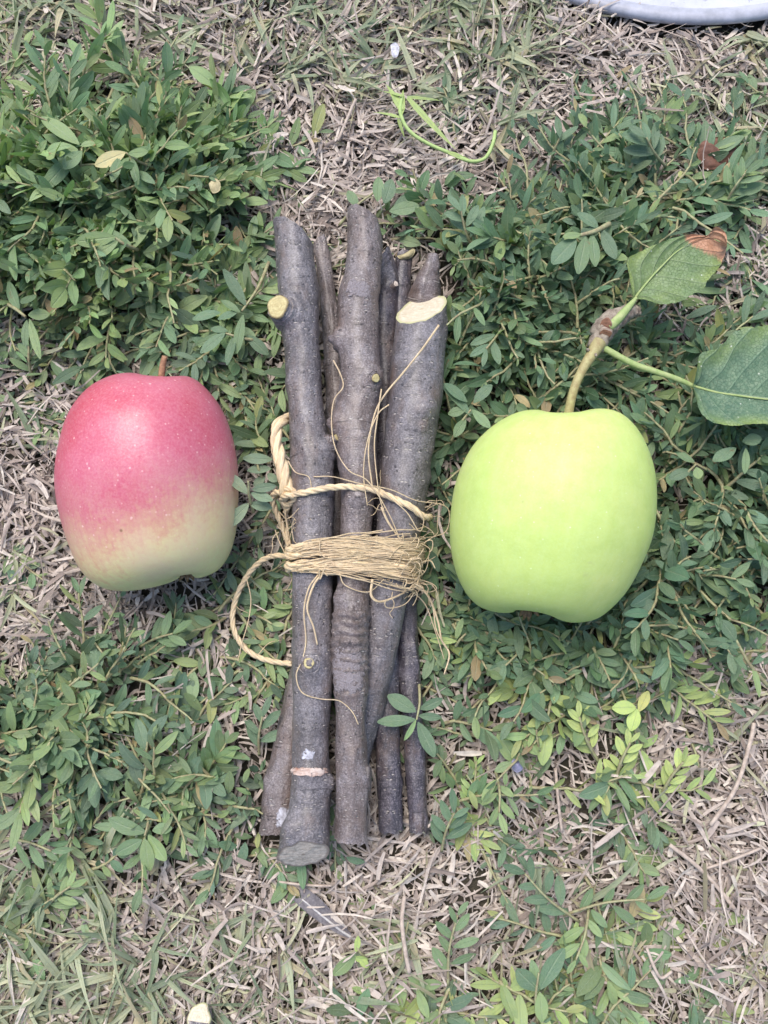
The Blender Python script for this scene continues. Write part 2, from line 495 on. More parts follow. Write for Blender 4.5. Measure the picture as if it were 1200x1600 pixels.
def edge_mask(m, scale=500, hard=.25):
    q = N.__new__(N); q.m = m; q.t = m.node_tree
    out = [n_ for n_ in q.t.nodes if n_.type == 'OUTPUT_MATERIAL'][0]
    u = q.sep(q.uvc())
    r = q.math('MAXIMUM', q.math('ABSOLUTE', q.math('MULTIPLY_ADD', u[0], 2, -1)), q.math('ABSOLUTE', q.math('MULTIPLY_ADD', u[1], 2, -1)))
    v = q.math('ADD', q.math('SUBTRACT', .80, r), q.math('MULTIPLY_ADD', q.noise(q.obj(), scale, 5, .7), 1.9, -.95))
    f = q.ramp(v, [(.0, 0.), (hard, 1.)])
    src = out.inputs[0].links[0].from_socket
    tr = q.t.nodes.new('ShaderNodeBsdfTransparent'); mx = q.t.nodes.new('ShaderNodeMixShader')
    q.l(f, mx.inputs[0]); q.l(tr.outputs[0], mx.inputs[1]); q.l(src, mx.inputs[2]); q.l(mx.outputs[0], out.inputs[0])
M['lichen_patch'] = mat_simple('lichen_patch', (.56, .57, .64), (.30, .29, .32), 520, .8); edge_mask(M['lichen_patch'], 420, .3)
M['peel_patch'] = mat_simple('peel_patch', (.30, .27, .285), (.17, .14, .14), 1400, .4, .6, .0008); edge_mask(M['peel_patch'], 300, .15)
M['scar_patch'] = mat_simple('scar_patch', (.60, .50, .44), (.27, .11, .06), 190, .7, .4, .0008); edge_mask(M['scar_patch'], 350, .12)
def mat_dish():
    q = N('pale_enamel'); o = q.obj()
    c = q.ramp(q.noise(o, 40, 5, .7), [(.35, (.40, .41, .48)), (.65, (.52, .53, .60))])
    c = q.mix(q.ramp(q.noise(o, 330, 5, .8), [(.60, 0.), (.68, .7)]), c, (.20, .19, .19))
    c = q.mix(q.ramp(q.noise(q.mapn(o, (1, 14, 1)), 90, 4, .7), [(.62, 0.), (.7, .5)]), c, (.62, .62, .68))
    q.base(c); q.rough(.38); q.spec(.5)
    return q.m
M['dish'] = mat_dish()
M['rim'] = mat_simple('dish_rim_metal', (.42, .43, .49), (.30, .31, .35), 160, .4, .5, .0001)
M['dead_leaf'] = mat_simple('dead_brown_leaf', (.20, .10, .07), (.10, .05, .035), 260, .7, .3, .0006)
M['feather'] = mat_simple('grey_feather', (.21, .195, .20), (.11, .10, .11), 700, .6)
M['quill'] = mat_simple('feather_quill', (.62, .60, .58), (.4, .38, .36), 400)
M['petal'] = mat_simple('pale_petal', (.38, .38, .50), (.20, .19, .32), 500, .5)
M['chip'] = mat_simple('pale_wood_chip', (.50, .44, .25), (.33, .28, .15), 700)
M['weedstem'] = mat_simple('weed_stem', (.36, .38, .20), (.24, .19, .11), 500, .55, .4, .0002)

# ------------------------------------------------------------------ geometry helpers
def smooth_path(pts, n=8):
    """Catmull-Rom through rows of numbers"""
    a = np.asarray(pts, float)
    a = np.vstack([2 * a[0] - a[1], a, 2 * a[-1] - a[-2]])
    out = []
    for i in range(1, len(a) - 2):
        for k in range(n):
            t = k / n
            p0, p1, p2, p3 = a[i - 1], a[i], a[i + 1], a[i + 2]
            out.append(.5 * ((2 * p1) + (-p0 + p2) * t + (2 * p0 - 5 * p1 + 4 * p2 - p3) * t * t + (-p0 + 3 * p1 - 3 * p2 + p3) * t ** 3))
    out.append(a[-2])
    return np.array(out)

def frames(pts, up=(0, 0, 1)):
    T = np.gradient(pts, axis=0)
    T /= np.linalg.norm(T, axis=1)[:, None] + 1e-12
    U = np.array(up, float)
    out_u, out_s = [], []
    for t in T:
        u = U - t * U.dot(t)
        if np.linalg.norm(u) < 1e-4:
            u = np.cross(t, (1, 0, 0))
        u /= np.linalg.norm(u)
        U = u
        out_u.append(u); out_s.append(np.cross(t, u))
    return T, np.array(out_u), np.array(out_s)

def tube(pts, rad, sides=6, caps=True, transported=True):
    pts = np.asarray(pts, float)
    rad = np.broadcast_to(np.asarray(rad, float), (len(pts),))
    T, U, Sd = frames(pts)
    th = np.arange(sides) * 2 * math.pi / sides
    ring = U[:, None] * np.cos(th)[None, :, None] + Sd[:, None] * np.sin(th)[None, :, None]
    V = (pts[:, None] + ring * rad[:, None, None]).reshape(-1, 3)
    n = len(pts)
    i = np.arange(n - 1)[:, None] * sides
    j = np.arange(sides)[None]
    a = i + j; b = i + (j + 1) % sides
    F = np.stack([a, b, b + sides, a + sides], -1).reshape(-1, 4)
    s = np.concatenate([[0], np.cumsum(np.linalg.norm(np.diff(pts, axis=0), axis=1))])
    uv = np.stack([np.broadcast_to(th / (2 * math.pi) * .006, (n, sides)), np.broadcast_to(s[:, None], (n, sides))], -1).reshape(-1, 2)
    if caps:
        V = np.vstack([V, pts[0], pts[-1]])
        uv = np.vstack([uv, [0, 0], [0, s[-1]]])
        c0, c1 = len(V) - 2, len(V) - 1
        jj = np.arange(sides)
        f0 = np.stack([np.full(sides, c0), (jj + 1) % sides, jj, jj], -1)
        f1 = np.stack([np.full(sides, c1), (n - 1) * sides + jj, (n - 1) * sides + (jj + 1) % sides, (n - 1) * sides + (jj + 1) % sides], -1)
        # degenerate quads are avoided: build caps as tris stored apart
        return V, F, uv, [tuple(map(int, q[:3])) for q in f0] + [tuple(map(int, q[:3])) for q in f1]
    return V, F, uv, []

class Acc:
    """collects quads (numpy) for one mesh"""
    def __init__(self): self.V, self.F, self.uv, self.c, self.n = [], [], [], [], 0
    def add(self, V, F, uv, col=None):
        self.V.append(V); self.F.append(np.asarray(F) + self.n); self.uv.append(uv)
        self.c.append(np.broadcast_to(np.array(col if col is not None else (1, 1, 1), float), (len(V), 3)))
        self.n += len(V)
    def tube(self, pts, rad, sides=5, col=None):
        V, F, uv, _ = tube(pts, rad, sides, False)
        self.add(V, F, uv, col)
    def build(self, name, mat, parent=None):
        return mesh_obj(name, np.vstack(self.V), np.vstack(self.F), mat, parent, np.vstack(self.c), np.vstack(self.uv))

def tube_obj(name, pts, rad, mat, parent=None, sides=8):
    V, F, uv, caps = tube(pts, rad, sides, True)
    return mesh_obj(name, V, [tuple(map(int, f)) for f in F] + caps, mat, parent, None, uv)

def rope(acc, pts, r, plies=3, pitch=None, sides=6, phase=0.0):
    """twisted plies round a path"""
    pts = np.asarray(pts, float)
    pitch = pitch or r * 9
    T, U, Sd = frames(pts)
    s = np.concatenate([[0], np.cumsum(np.linalg.norm(np.diff(pts, axis=0), axis=1))])
    rr = np.broadcast_to(np.asarray(r, float), (len(pts),))
    for k in range(plies):
        a = s / pitch * 2 * math.pi + k * 2 * math.pi / plies + phase
        off = U * np.cos(a)[:, None] + Sd * np.sin(a)[:, None]
        acc.tube(pts + off * (rr * .48)[:, None], rr * .60, sides)

def resample(pts, step):
    pts = np.asarray(pts, float)
    s = np.concatenate([[0], np.cumsum(np.linalg.norm(np.diff(pts[:, :3], axis=0), axis=1))])
    n = max(3, int(s[-1] / step))
    q = np.linspace(0, s[-1], n)
    return np.stack([np.interp(q, s, pts[:, k]) for k in range(pts.shape[1])], 1)

# leaves / strips in bulk
def strips(base, d, nrm, L, W, col, rows=6, prof='leaf', curl=0.0, fold=0.0, bend=0.0, twist=0.0):
    base, d, nrm = (np.asarray(q, float).reshape(-1, 3) for q in (base, d, nrm))
    n = len(base)
    f = lambda q: np.broadcast_to(np.asarray(q, float), (n,))
    L, W, curl, fold, bend, twist = map(f, (L, W, curl, fold, bend, twist))
    d = d / np.linalg.norm(d, axis=1)[:, None]
    s = np.cross(nrm, d); s /= np.linalg.norm(s, axis=1)[:, None] + 1e-9
    u = np.cross(d, s)
    t = np.linspace(0, 1, rows)
    if prof == 'leaf': t = np.array([0, .12, .28, .5, .72, .88, .96, 1.0]) if rows == 8 else 1 - (1 - t) ** 1.25
    if prof == 'leaf':
        wp = np.sin(np.pi * np.clip(t, 0, 1) ** 1.12) ** .62; wp[0] = .08; wp[-1] = .16
        wp = np.clip(wp, .05, 1)
    elif prof == 'blade':
        wp = np.clip(1.0 - t ** 2.2, .04, 1) * np.clip(.55 + t * 2, 0, 1)
    else:
        wp = .85 + .15 * np.sin(t * 9); wp[0] *= .7; wp[-1] *= .6
    w3 = np.array([-1., 0., 1.])
    c = base[:, None] + d[:, None] * (L[:, None] * t)[..., None]
    c = c - u[:, None] * (curl[:, None] * L[:, None] * t ** 2)[..., None] + s[:, None] * (bend[:, None] * L[:, None] * t ** 2)[..., None]
    tw = twist[:, None] * t
    S2 = s[:, None] * np.cos(tw)[..., None] + u[:, None] * np.sin(tw)[..., None]
    U2 = u[:, None] * np.cos(tw)[..., None] - s[:, None] * np.sin(tw)[..., None]
    V = c[:, :, None] + S2[:, :, None] * (W[:, None, None] / 2 * wp[None, :, None] * w3)[..., None] \
        + U2[:, :, None] * (fold[:, None, None] * W[:, None, None] * wp[None, :, None] * np.abs(w3))[..., None]
    V = V.reshape(-1, 3)
    k = rows * 3
    i = np.arange(rows - 1)[:, None] * 3
    j = np.arange(2)[None]
    q = (i + j).ravel()
    F1 = np.stack([q, q + 3, q + 4, q + 1], -1)
    F = (np.arange(n)[:, None, None] * k + F1[None]).reshape(-1, 4)
    uv1 = np.stack([np.tile((w3 + 1) / 2, rows), np.repeat(t, 3)], -1)
    uv = np.tile(uv1, (n, 1))
    colr = np.repeat(np.broadcast_to(np.asarray(col, float), (n, 3)), k, axis=0)
    return V, F, uv, colr

# ------------------------------------------------------------------ ground
def build_ground():
    g = np.unique(np.concatenate([np.linspace(-.6, .6, 121), np.geomspace(.6, 40, 26), -np.geomspace(.6, 40, 26)]))
    X, Y = np.meshgrid(g, g)
    Z = gh(X, Y) * (np.hypot(X, Y) < 1.2) - .0015
    V = np.stack([X, Y, Z], -1).reshape(-1, 3)
    n = len(g)
    i = (np.arange(n - 1)[:, None] * n + np.arange(n - 1)[None]).ravel()
    F = np.stack([i, i + 1, i + n + 1, i + n], -1)
    o = mesh_obj('ground', V, F, M['soil'])
    tag(o, 'bare brown soil under the dry grass and weeds', kind='structure')
build_ground()

MX, MY = .34, .42           # half size of the planted area
def in_apple(x, y, z, grow=1.0):
    m = np.zeros(np.shape(x), bool)
    for c, rx, ry, rz in APPLES:
        m |= ((x - c[0]) / (rx * grow)) ** 2 + ((y - c[1]) / (ry * grow)) ** 2 + ((z - c[2]) / (rz * grow)) ** 2 < 1
    return m

APPLES = []
STICKS = []   # arrays of x y z r

# ------------------------------------------------------------------ apples
def make_apple(root_name, label, cx, cy, zc, left, right, stem_px, mat, front=1.0, lobes=.015, seed=0, rec=(.03, .05)):
    """left/right: outline px points from stem dimple down to calyx dimple, in a plane square to the line of sight"""
    c = P(cx, cy, zc)
    vz = (CAM - c).normalized()
    up = Vector((0, 1, 0)); vy = (up - vz * up.dot(vz)).normalized(); vx = vy.cross(vz)
    def loc(px, py):
        d = ray(px, py)
        t = (c - CAM).dot(vz) / d.dot(vz)
        q = CAM + d * t - c
        return q.dot(vx), q.dot(vy)
    Lp = smooth_path([loc(*q) for q in left], 8)
    Rp = smooth_path([loc(*q) for q in right], 8)
    def even(p, n=90):
        s = np.concatenate([[0], np.cumsum(np.linalg.norm(np.diff(p, axis=0), axis=1))])
        s /= s[-1]; q = np.linspace(0, 1, n)
        return np.stack([np.interp(q, s, p[:, k]) for k in (0, 1)], 1)
    Lp, Rp = even(Lp), even(Rp)
    n, m = len(Lp), 120
    a = np.arange(m) * 2 * math.pi / m
    wR = (1 + np.cos(a)) / 2
    ax0 = (Lp[0] + Rp[0]) / 2; ax1 = (Lp[-1] + Rp[-1]) / 2
    # radial distance from a straight core line
    cen = np.stack([np.linspace(ax0[0], ax1[0], n), np.zeros(n)], 1)
    mid = (Lp[:, 0] + Rp[:, 0]) / 2
    rl = mid - Lp[:, 0]; rr = Rp[:, 0] - mid
    rad = (rl[:, None] * (1 - wR) + rr[:, None] * wR)
    yy = Lp[:, 1][:, None] * (1 - wR) + Rp[:, 1][:, None] * wR
    H0, H1 = yy.max(), yy.min(); yc = (H0 + H1) / 2; hh = (H0 - H1) / 2
    ew = np.clip((np.abs(yy - yc) / hh - .45) / .55, 0, 1) ** 1.3
    yy = yy - np.sign(yy - yc) * ew * np.where(yy > yc, rec[0], rec[1]) * 2 * hh * np.sin(a)[None] ** 2
    lob = 1 + lobes * np.sin(a * 5 + seed)[None] * np.sin(np.linspace(0, math.pi, n))[:, None] * np.abs(np.sin(a))[None]
    depthf = (np.where(np.sin(a) > 0, front, front * .96))[None]
    x = mid[:, None] + rad * np.cos(a)[None]
    z = rad * np.sin(a)[None] * depthf * lob
    V = np.array(c)[None, None] + x[..., None] * np.array(vx) + yy[..., None] * np.array(vy) + z[..., None] * np.array(vz)
    V = V.reshape(-1, 3)
    i = np.arange(n - 1)[:, None] * m; j = np.arange(m)[None]
    aa = i + j; bb = i + (j + 1) % m
    F = np.stack([aa, aa + m, bb + m, bb], -1).reshape(-1, 4)
    # normals outwards: front side (sin>0)
    s = np.linspace(0, 1, n)
    vv = (Lp[:, 1].max() - (Lp[:, 1] + Rp[:, 1]) / 2) / (Lp[:, 1].max() - Lp[:, 1].min())
    vv = np.clip(vv, 0, 1)
    uv = np.stack([np.broadcast_to(np.abs(a / math.pi - 1), (n, m)), np.broadcast_to(vv[:, None], (n, m))], -1).reshape(-1, 2)
    zmin = V[:, 2].min()
    root = empty(root_name, (c.x, c.y, zmin), label, 'apple')
    sk = mesh_obj('skin', V - np.array(c), F, mat, None, None, uv)
    sk.parent = root; sk.matrix_parent_inverse = Matrix.Translation(-root.location); sk.location = c
    wx = (Rp[:, 0].max() - Lp[:, 0].min()) / 2; wy = (Rp[:, 1].max() - Rp[:, 1].min()) / 2
    APPLES.append(((c.x, c.y, c.z), wx, wy, wx * front))
    def at(px, py, dz):   # point in the apple's plane, lifted dz towards the camera
        lx, ly = loc(px, py)
        return np.array(c + vx * lx + vy * ly + vz * dz)
    return root, at, (vx, vy, vz, c)

RED_L0 = [(246, 612), (238, 596), (215, 584), (178, 586), (138, 606), (107, 645), (90, 700), (85, 752), (93, 805), (110, 858), (128, 893), (152, 914), (185, 923), (215, 918), (236, 905), (246, 886)]
RED_R0 = [(258, 612), (266, 596), (288, 588), (314, 600), (344, 636), (362, 680), (371, 730), (372, 785), (368, 832), (358, 866), (338, 892), (308, 902), (288, 904), (270, 902), (256, 895), (250, 886)]
RED_L = RED_L0[:12] + [(185, 923), (225, 920), (260, 912), (280, 903), (288, 894), (292, 884)]
RED_R = RED_R0[:10] + [(342, 889), (322, 900), (306, 903), (298, 897), (295, 890), (292, 884)]
red, red_at, _ = make_apple('red_apple', 'long apple blushed pink red over yellow green, lying on its side left of the sticks',
    229, 752, .0375, RED_L, RED_R, (252, 575), M['redskin'], .93, .012, 1.0, (.02, .05))
tube_obj('stem', smooth_path([red_at(251, 612, .004), red_at(252, 590, .005), red_at(254, 572, .006), red_at(257, 560, .007)], 5),
         np.linspace(.0015, .0011, 16), M['stem_red'], red, 8)
for k, (q0, q1) in enumerate([((288, 893), (280, 908)), ((292, 893), (293, 910)), ((296, 893), (303, 907))]):
    tube_obj('sepal', [red_at(*q0, .0), red_at((q0[0] + q1[0]) / 2, (q0[1] + q1[1]) / 2, .001), red_at(*q1, -.001)], [.0012, .0010, .0003], M['sepal'], red, 5)

GRN_L = [(872, 668), (866, 652), (842, 641), (806, 646), (768, 668), (736, 702), (714, 750), (705, 800), (704, 845), (712, 890), (728, 925), (748, 946), (775, 956), (800, 957), (806, 952), (818, 940)]
GRN_R = [(890, 668), (896, 650), (918, 641), (950, 640), (978, 652), (1003, 682), (1021, 728), (1026, 780), (1020, 835), (1003, 880), (978, 925), (940, 962), (905, 972), (878, 969), (855, 956), (832, 940)]
grn, grn_at, GF = make_apple('green_apple', 'bright yellow green apple with its stem, twig and two leaves, right of the sticks',
    866, 806, .0425, GRN_L, GRN_R, (885, 650), M['greenskin'], .94, .022, 2.2, (.032, .05))
for q0, q1 in [((822, 948), (812, 962)), ((828, 948), (826, 970)), ((834, 948), (842, 962)), ((826, 946), (818, 968))]:
    tube_obj('sepal', [grn_at(*q0, .003), grn_at((q0[0] + q1[0]) / 2, (q0[1] + q1[1]) / 2, .004), grn_at(*q1, .001)], [.0013, .0011, .0003], M['sepal'], grn, 5)

zS = .040
def px_path(rows, n=8):
    """rows (px, py, z, width px) -> xyz + radius"""
    out = []
    for px, py, z, wd in rows:
        p = P(px, py, z)
        out.append((p.x, p.y, p.z, R(wd, p)))
    return smooth_path(out, n)

st = px_path([(884, 680, .036, 18), (888, 648, .038, 15), (897, 608, .041, 14), (911, 576, .041, 15), (926, 552, .040, 19), (936, 535, .039, 24)], 8)
tube_obj('stem', st[:, :3], st[:, 3], M['stem_green'], grn, 12)
# the woody spur above the stem
sp = px_path([(930, 545, .038, 26), (938, 528, .038, 30), (944, 514, .038, 36), (958, 500, .037, 34), (975, 492, .036, 26), (990, 484, .034, 20), (999, 492, .033, 12)], 8)
V, F, uv, caps = tube(sp[:, :3], sp[:, 3], 16, True)
for i in range(len(V)):
    p = Vector(V[i]); V[i] += np.array(mnoise.noise_vector(p * 420)) * .0011 + np.array(mnoise.noise_vector(p * 1100)) * .0005
mesh_obj('spur_twig', V, [tuple(map(int, f)) for f in F] + caps, M['spur'], grn, None, uv)
def disc(name, c, nrm, r, mat, parent, thick=.0006, seg=20, squash=1.0, wob=.09, seed=0):
    c = Vector(c); nrm = Vector(nrm).normalized()
    t = nrm.orthogonal().normalized(); b = nrm.cross(t)
    V = [c + nrm * thick]; uvs = [(0, 0)]
    for rr, h in ((.4, thick), (.8, thick), (.97, thick * .8), (1.0, -thick)):
        for k in range(seg):
            a = k * 2 * math.pi / seg
            q = r * rr * (1 + wob * math.sin(a * 3 + seed) + wob * .6 * math.sin(a * 5 + seed * 2))
            V.append(c + t * math.cos(a) * q + b * math.sin(a) * q * squash + nrm * h); uvs.append((rr, k / seg))
    F = [(0, 1 + k, 1 + (k + 1) % seg) for k in range(seg)]
    for j in range(3):
        o = 1 + j * seg
        F += [(o + k, o + seg + k, o + seg + (k + 1) % seg, o + (k + 1) % seg) for k in range(seg)]
    return mesh_obj(name, V, F, mat, parent, None, uvs)
tocam = lambda p: (CAM - Vector(p)).normalized()
p1 = P(947, 505, .0425); disc('bud_scar', p1, tocam(p1) + Vector((0, -.2, 0)), R(19, p1), M['node'], grn, .0008)
p1 = P(946, 521, .0415); disc('bud_scar', p1, tocam(p1) + Vector((0, -.9, 0)), R(20, p1), M['node'], grn, .0008)
for a, b in (((920, 548), (917, 545)), ((929, 553), (932, 556))):
    p_, q_ = P(*a, .041), P(*b, .043)
    tube_obj('bud_scale', [p_, (p_ + q_) / 2, q_], [.0007, .0008, .0003], M['spur'], grn, 6)
pet1 = px_path([(950, 512, .041, 16), (966, 498, .041, 15), (982, 480, .040, 11), (994, 466, .038, 6)], 8)
tube_obj('petiole', pet1[:, :3], pet1[:, 3], M['petiole'], grn, 8)
pet2 = px_path([(939, 541, .038, 11), (960, 553, .038, 11), (990, 569, .0375, 10.5), (1025, 581, .037, 10), (1060, 593, .036, 9), (1085, 604, .035, 7)], 8)
tube_obj('petiole', pet2[:, :3], pet2[:, 3], M['petiole'], grn, 8)

def apple_leaf(name, rib, up, dn, zfun, mat, dead=None, label=None):
    """rib, up edge, lower edge: px polylines with the same start and end"""
    n, m = 46, 14
    def ev(p):
        p = smooth_path(p, 8)
        s = np.concatenate([[0], np.cumsum(np.linalg.norm(np.diff(p, axis=0), axis=1))]); s /= s[-1]
        q = np.linspace(0, 1, n); return np.stack([np.interp(q, s, p[:, k]) for k in (0, 1)], 1)
    r, a, b = ev(rib), ev(up), ev(dn)
    V, uv, dd = [], [], []
    for i in range(n):
        t = i / (n - 1)
        for j in range(-m, m + 1):
            e = a if j > 0 else b
            f = abs(j) / m
            ser = 1 + (.035 * (((t * 26) % 1.0) - .5) if f > .99 and .03 < t < .97 else 0)
            px, py = r[i] * (1 - f * ser) + e[i] * f * ser
            z = zfun(t, f * (1 if j > 0 else -1))
            z += .0006 * math.sin(t * 32 - f * 13) * f + .0010 * mnoise.noise((px * .02, py * .02, 0))
            V.append(P(px, py, z)); uv.append((.5 + .5 * j / m, t))
            dd.append(dead(px, py) if dead else 0)
    k = 2 * m + 1
    F = [(i * k + j, i * k + j + 1, (i + 1) * k + j + 1, (i + 1) * k + j) for i in range(n - 1) for j in range(k - 1)]
    o = mesh_obj(name, V, F, mat, grn, None, uv, attr={'dead': dd})
    if label: o['label'] = label
    mr = np.array([P(r[i][0], r[i][1], zfun(i / (n - 1), 0) + .0004) for i in range(0, n - 3)])
    vo = tube_obj('midrib', mr, np.linspace(.00055, .00015, len(mr)), M['petiole'], None, 6)
    vo.parent = o
    vo.matrix_parent_inverse = (Matrix.Translation(-Vector(grn.location))).inverted() @ Matrix.Identity(4) if False else o.matrix_parent_inverse.inverted()
    # parent sits at the world origin once its own inverse is applied, so no further shift is needed
    vo.matrix_parent_inverse = Matrix.Identity(4)
    return o
def deadf(px, py):
    v = (px - 1084) * .45 - (py - 390) * .9 + mnoise.noise((px * .05, py * .05, 2)) * 7
    return min(1, max(0, (v - 4) / 3)) if px > 1070 else 0
apple_leaf('leaf', [(990, 468), (1012, 440), (1035, 415), (1058, 393), (1085, 378), (1110, 372), (1136, 384)],
    [(990, 468), (983, 430), (981, 405), (1005, 391), (1045, 374), (1080, 366), (1105, 368), (1118, 354), (1134, 364), (1136, 384)],
    [(990, 468), (1008, 468), (1030, 475), (1060, 472), (1085, 458), (1102, 448), (1104, 440), (1122, 420), (1132, 400), (1136, 384)],
    lambda t, f: .036 + .009 * t + .003 * abs(f) * (1 - t) + (.004 * f if t > .8 else 0), M['leaf1'], deadf,
    'light green leaf with a scorched red brown tip')
apple_leaf('leaf', [(1083, 603), (1120, 613), (1160, 619), (1200, 624), (1240, 626), (1285, 615)],
    [(1083, 603), (1090, 572), (1094, 552), (1120, 545), (1134, 532), (1145, 520), (1170, 513), (1205, 510), (1250, 530), (1285, 615)],
    [(1083, 603), (1088, 622), (1095, 645), (1115, 660), (1145, 665), (1180, 662), (1215, 662), (1260, 645), (1285, 615)],
    lambda t, f: .034 + .005 * math.sin(t * 2.6) + .005 * abs(f) ** 1.5, M['leaf2'], lambda px, py: 0,
    'dark blue green leaf running out of the picture')

# ------------------------------------------------------------------ sticks
def make_stick(name, label, rows, mat, bumps=(), rings=(), end0=(0, 0), end1=(0, 0), caps=('wood', 'wood'), rough=1.0):
    """rows: px, py, z, width px from top to bottom. bumps: (py, angle deg from top toward +x, height, sigma m). end slants: (side, up)"""
    P4 = resample(px_path(rows, 10), .0009)
    STICKS.append(P4)
    pts, rad = P4[:, :3], P4[:, 3]
    n, m = len(pts), 40
    T, U, Sd = frames(pts)
    # make side vector point to +x
    Sx = np.where((Sd[:, :1] > 0), Sd, -Sd)
    th = np.arange(m) * 2 * math.pi / m
    s = np.concatenate([[0], np.cumsum(np.linalg.norm(np.diff(pts, axis=0), axis=1))])
    pyv = np.array([proj(*p)[1] for p in pts])
    ring = U[:, None] * np.cos(th)[None, :, None] + Sx[:, None] * np.sin(th)[None, :, None]
    disp = np.zeros((n, m))
    sd_ = random.random() * 50
    for i in range(n):
        for j in range(m):
            v = Vector((math.cos(th[j]) * 1.2, math.sin(th[j]) * 1.2, s[i] * 60 + sd_))
            disp[i, j] = mnoise.noise(v) * .00055 + mnoise.noise(v * 3.1) * .00022
            v2 = Vector((math.cos(th[j]) * 4, math.sin(th[j]) * 4, s[i] * 900 + sd_))
            disp[i, j] += mnoise.noise(v2) * .00018 + max(0, mnoise.noise(v * 1.9 + Vector((9, 0, 0))) - .25) * .0014
    disp *= rough
    for (py, ang, h, sg) in bumps:
        i0 = int(np.argmin(np.abs(pyv - py)))
        ds = (s - s[i0])[:, None]
        da = (np.degrees(th)[None] - ang + 180) % 360 - 180
        dist = np.hypot(ds, np.radians(da) * rad[i0])
        disp += h * np.exp(-(dist / sg) ** 2) + h * .16 * np.sin(dist / sg * 9) * np.exp(-(dist / (sg * 1.3)) ** 2)
    for (py0, py1, h, cnt) in rings:     # bark cracked into overlapping rings on the top side
        for k in range(cnt):
            pc = py0 + (py1 - py0) * (k + random.uniform(.1, .9)) / cnt
            for j in range(m):
                top = math.cos(th[j])
                if top < -.1: continue
                pj = pc + mnoise.noise((th[j] * 2.2, k * 3.7, 0)) * 7
                e = (pyv - pj)
                disp[:, j] += h * np.clip(1 - e / 9, 0, 1) * (e > 0) * min(1, top + .3)
    V = pts[:, None] + ring * (rad[:, None] + disp)[..., None]
    for e, (a, b) in ((0, end0), (1, end1)):
        idx = range(0, 26) if e == 0 else range(n - 26, n)
        for i in idx:
            wgt = (1 - i / 26) if e == 0 else (1 - (n - 1 - i) / 26)
            sh = (a * np.sin(th) + b * np.cos(th)) * rad[i] * wgt
            V[i] += T[i][None] * (sh * (-1 if e == 0 else 1))[:, None]
            V[i] += T[i][None] * (np.array([mnoise.noise((math.cos(t_) * 3, math.sin(t_) * 3, e * 9 + sd_)) for t_ in th]) * .0010 * wgt ** 3)[:, None]
    root = empty(name, tuple(pts[n // 2] - np.array((0, 0, rad[n // 2]))), label, 'stick', 'cut sticks tied into the bundle')
    i = np.arange(n - 1)[:, None] * m; j = np.arange(m)[None]
    a_ = i + j; b_ = i + (j + 1) % m
    F = np.stack([a_, b_, b_ + m, a_ + m], -1).reshape(-1, 4)
    if np.dot(np.cross(U[0], Sx[0]), T[0]) > 0: pass
    uv = np.stack([np.broadcast_to(np.abs(th / math.pi - 1) * math.pi * rad.mean() + sd_, (n, m)), np.broadcast_to(s[:, None], (n, m))], -1).reshape(-1, 2)
    mesh_obj('bark', V.reshape(-1, 3), F, mat, root, None, uv)
    for e in (0, 1):
        if not caps[e]: continue
        rg = V[0] if e == 0 else V[-1]
        c = rg.mean(0); t_out = T[0] * -1 if e == 0 else T[-1]
        CV = [c + t_out * .0002]; CU = [(0, 0)]
        for f in (.35, .7, .9, 1.0):
            for k in range(m):
                CV.append(c + (rg[k] - c) * f * .995 + t_out * (.0003 * mnoise.noise((k * .5, f * 5, e)) if f < 1 else 0)); CU.append((f, k / m))
        CF = [(0, 1 + k, 1 + (k + 1) % m) for k in range(m)]
        for jj in range(3):
            o_ = 1 + jj * m
            CF += [(o_ + k, o_ + m + k, o_ + m + (k + 1) % m, o_ + (k + 1) % m) for k in range(m)]
        mesh_obj('cut_end', CV, CF, M[caps[e]], root, None, CU)
    root['_i'] = len(STICKS) - 1
    return root, P4, pyv

def on_stick(P4, pyv, py, ang, lift=0.0):
    i = int(np.argmin(np.abs(pyv - py)))
    T, U, Sd = frames(P4[:, :3])
    sx = Sd[i] if Sd[i][0] > 0 else -Sd[i]
    a = math.radians(ang)
    nrm = U[i] * math.cos(a) + sx * math.sin(a)
    return P4[i, :3] + nrm * (P4[i, 3] + lift), nrm, T[i], sx

def stub(root, P4, pyv, py, ang, r_px, length, tip_dir=None, bark=None, face='stubwood', taper=.8, name='branch_stub', wide=1.0):
    p, nrm, t, sx = on_stick(P4, pyv, py, ang, -.003)
    r = R(r_px * 2, p)
    d = Vector(nrm)
    if tip_dir: d = Vector(tip_dir)
    d.normalize()
    q = Vector(p)
    pts = [q, q + d * (.003 + length * .35), q + d * (.003 + length * .7), q + d * (.003 + length)]
    pp = smooth_path([(*v, rr) for v, rr in zip(pts, (r * 2.3 * wide, r * 1.75 * wide, r * 1.2 * max(wide, .85), r * taper * 1.12))], 6)
    V, F, uv, _ = tube(pp[:, :3], pp[:, 3], 20, False)
    for k in range(len(V)):
        v = Vector(V[k]); V[k] += np.array(mnoise.noise_vector(v * 500)) * .0006 + np.array(d) * .0004 * math.sin((k // 20) * 1.6)
    o = mesh_obj(name, V, F, bark or M['bark_b'], root, None, uv)
    e = pts[-1]
    f = disc('cut_face', e + d * .0001, d, pp[-1, 3] * 1.0, M[face], None, .0004, 24, 1, .05, random.random() * 6)
    f.parent = o
    return o

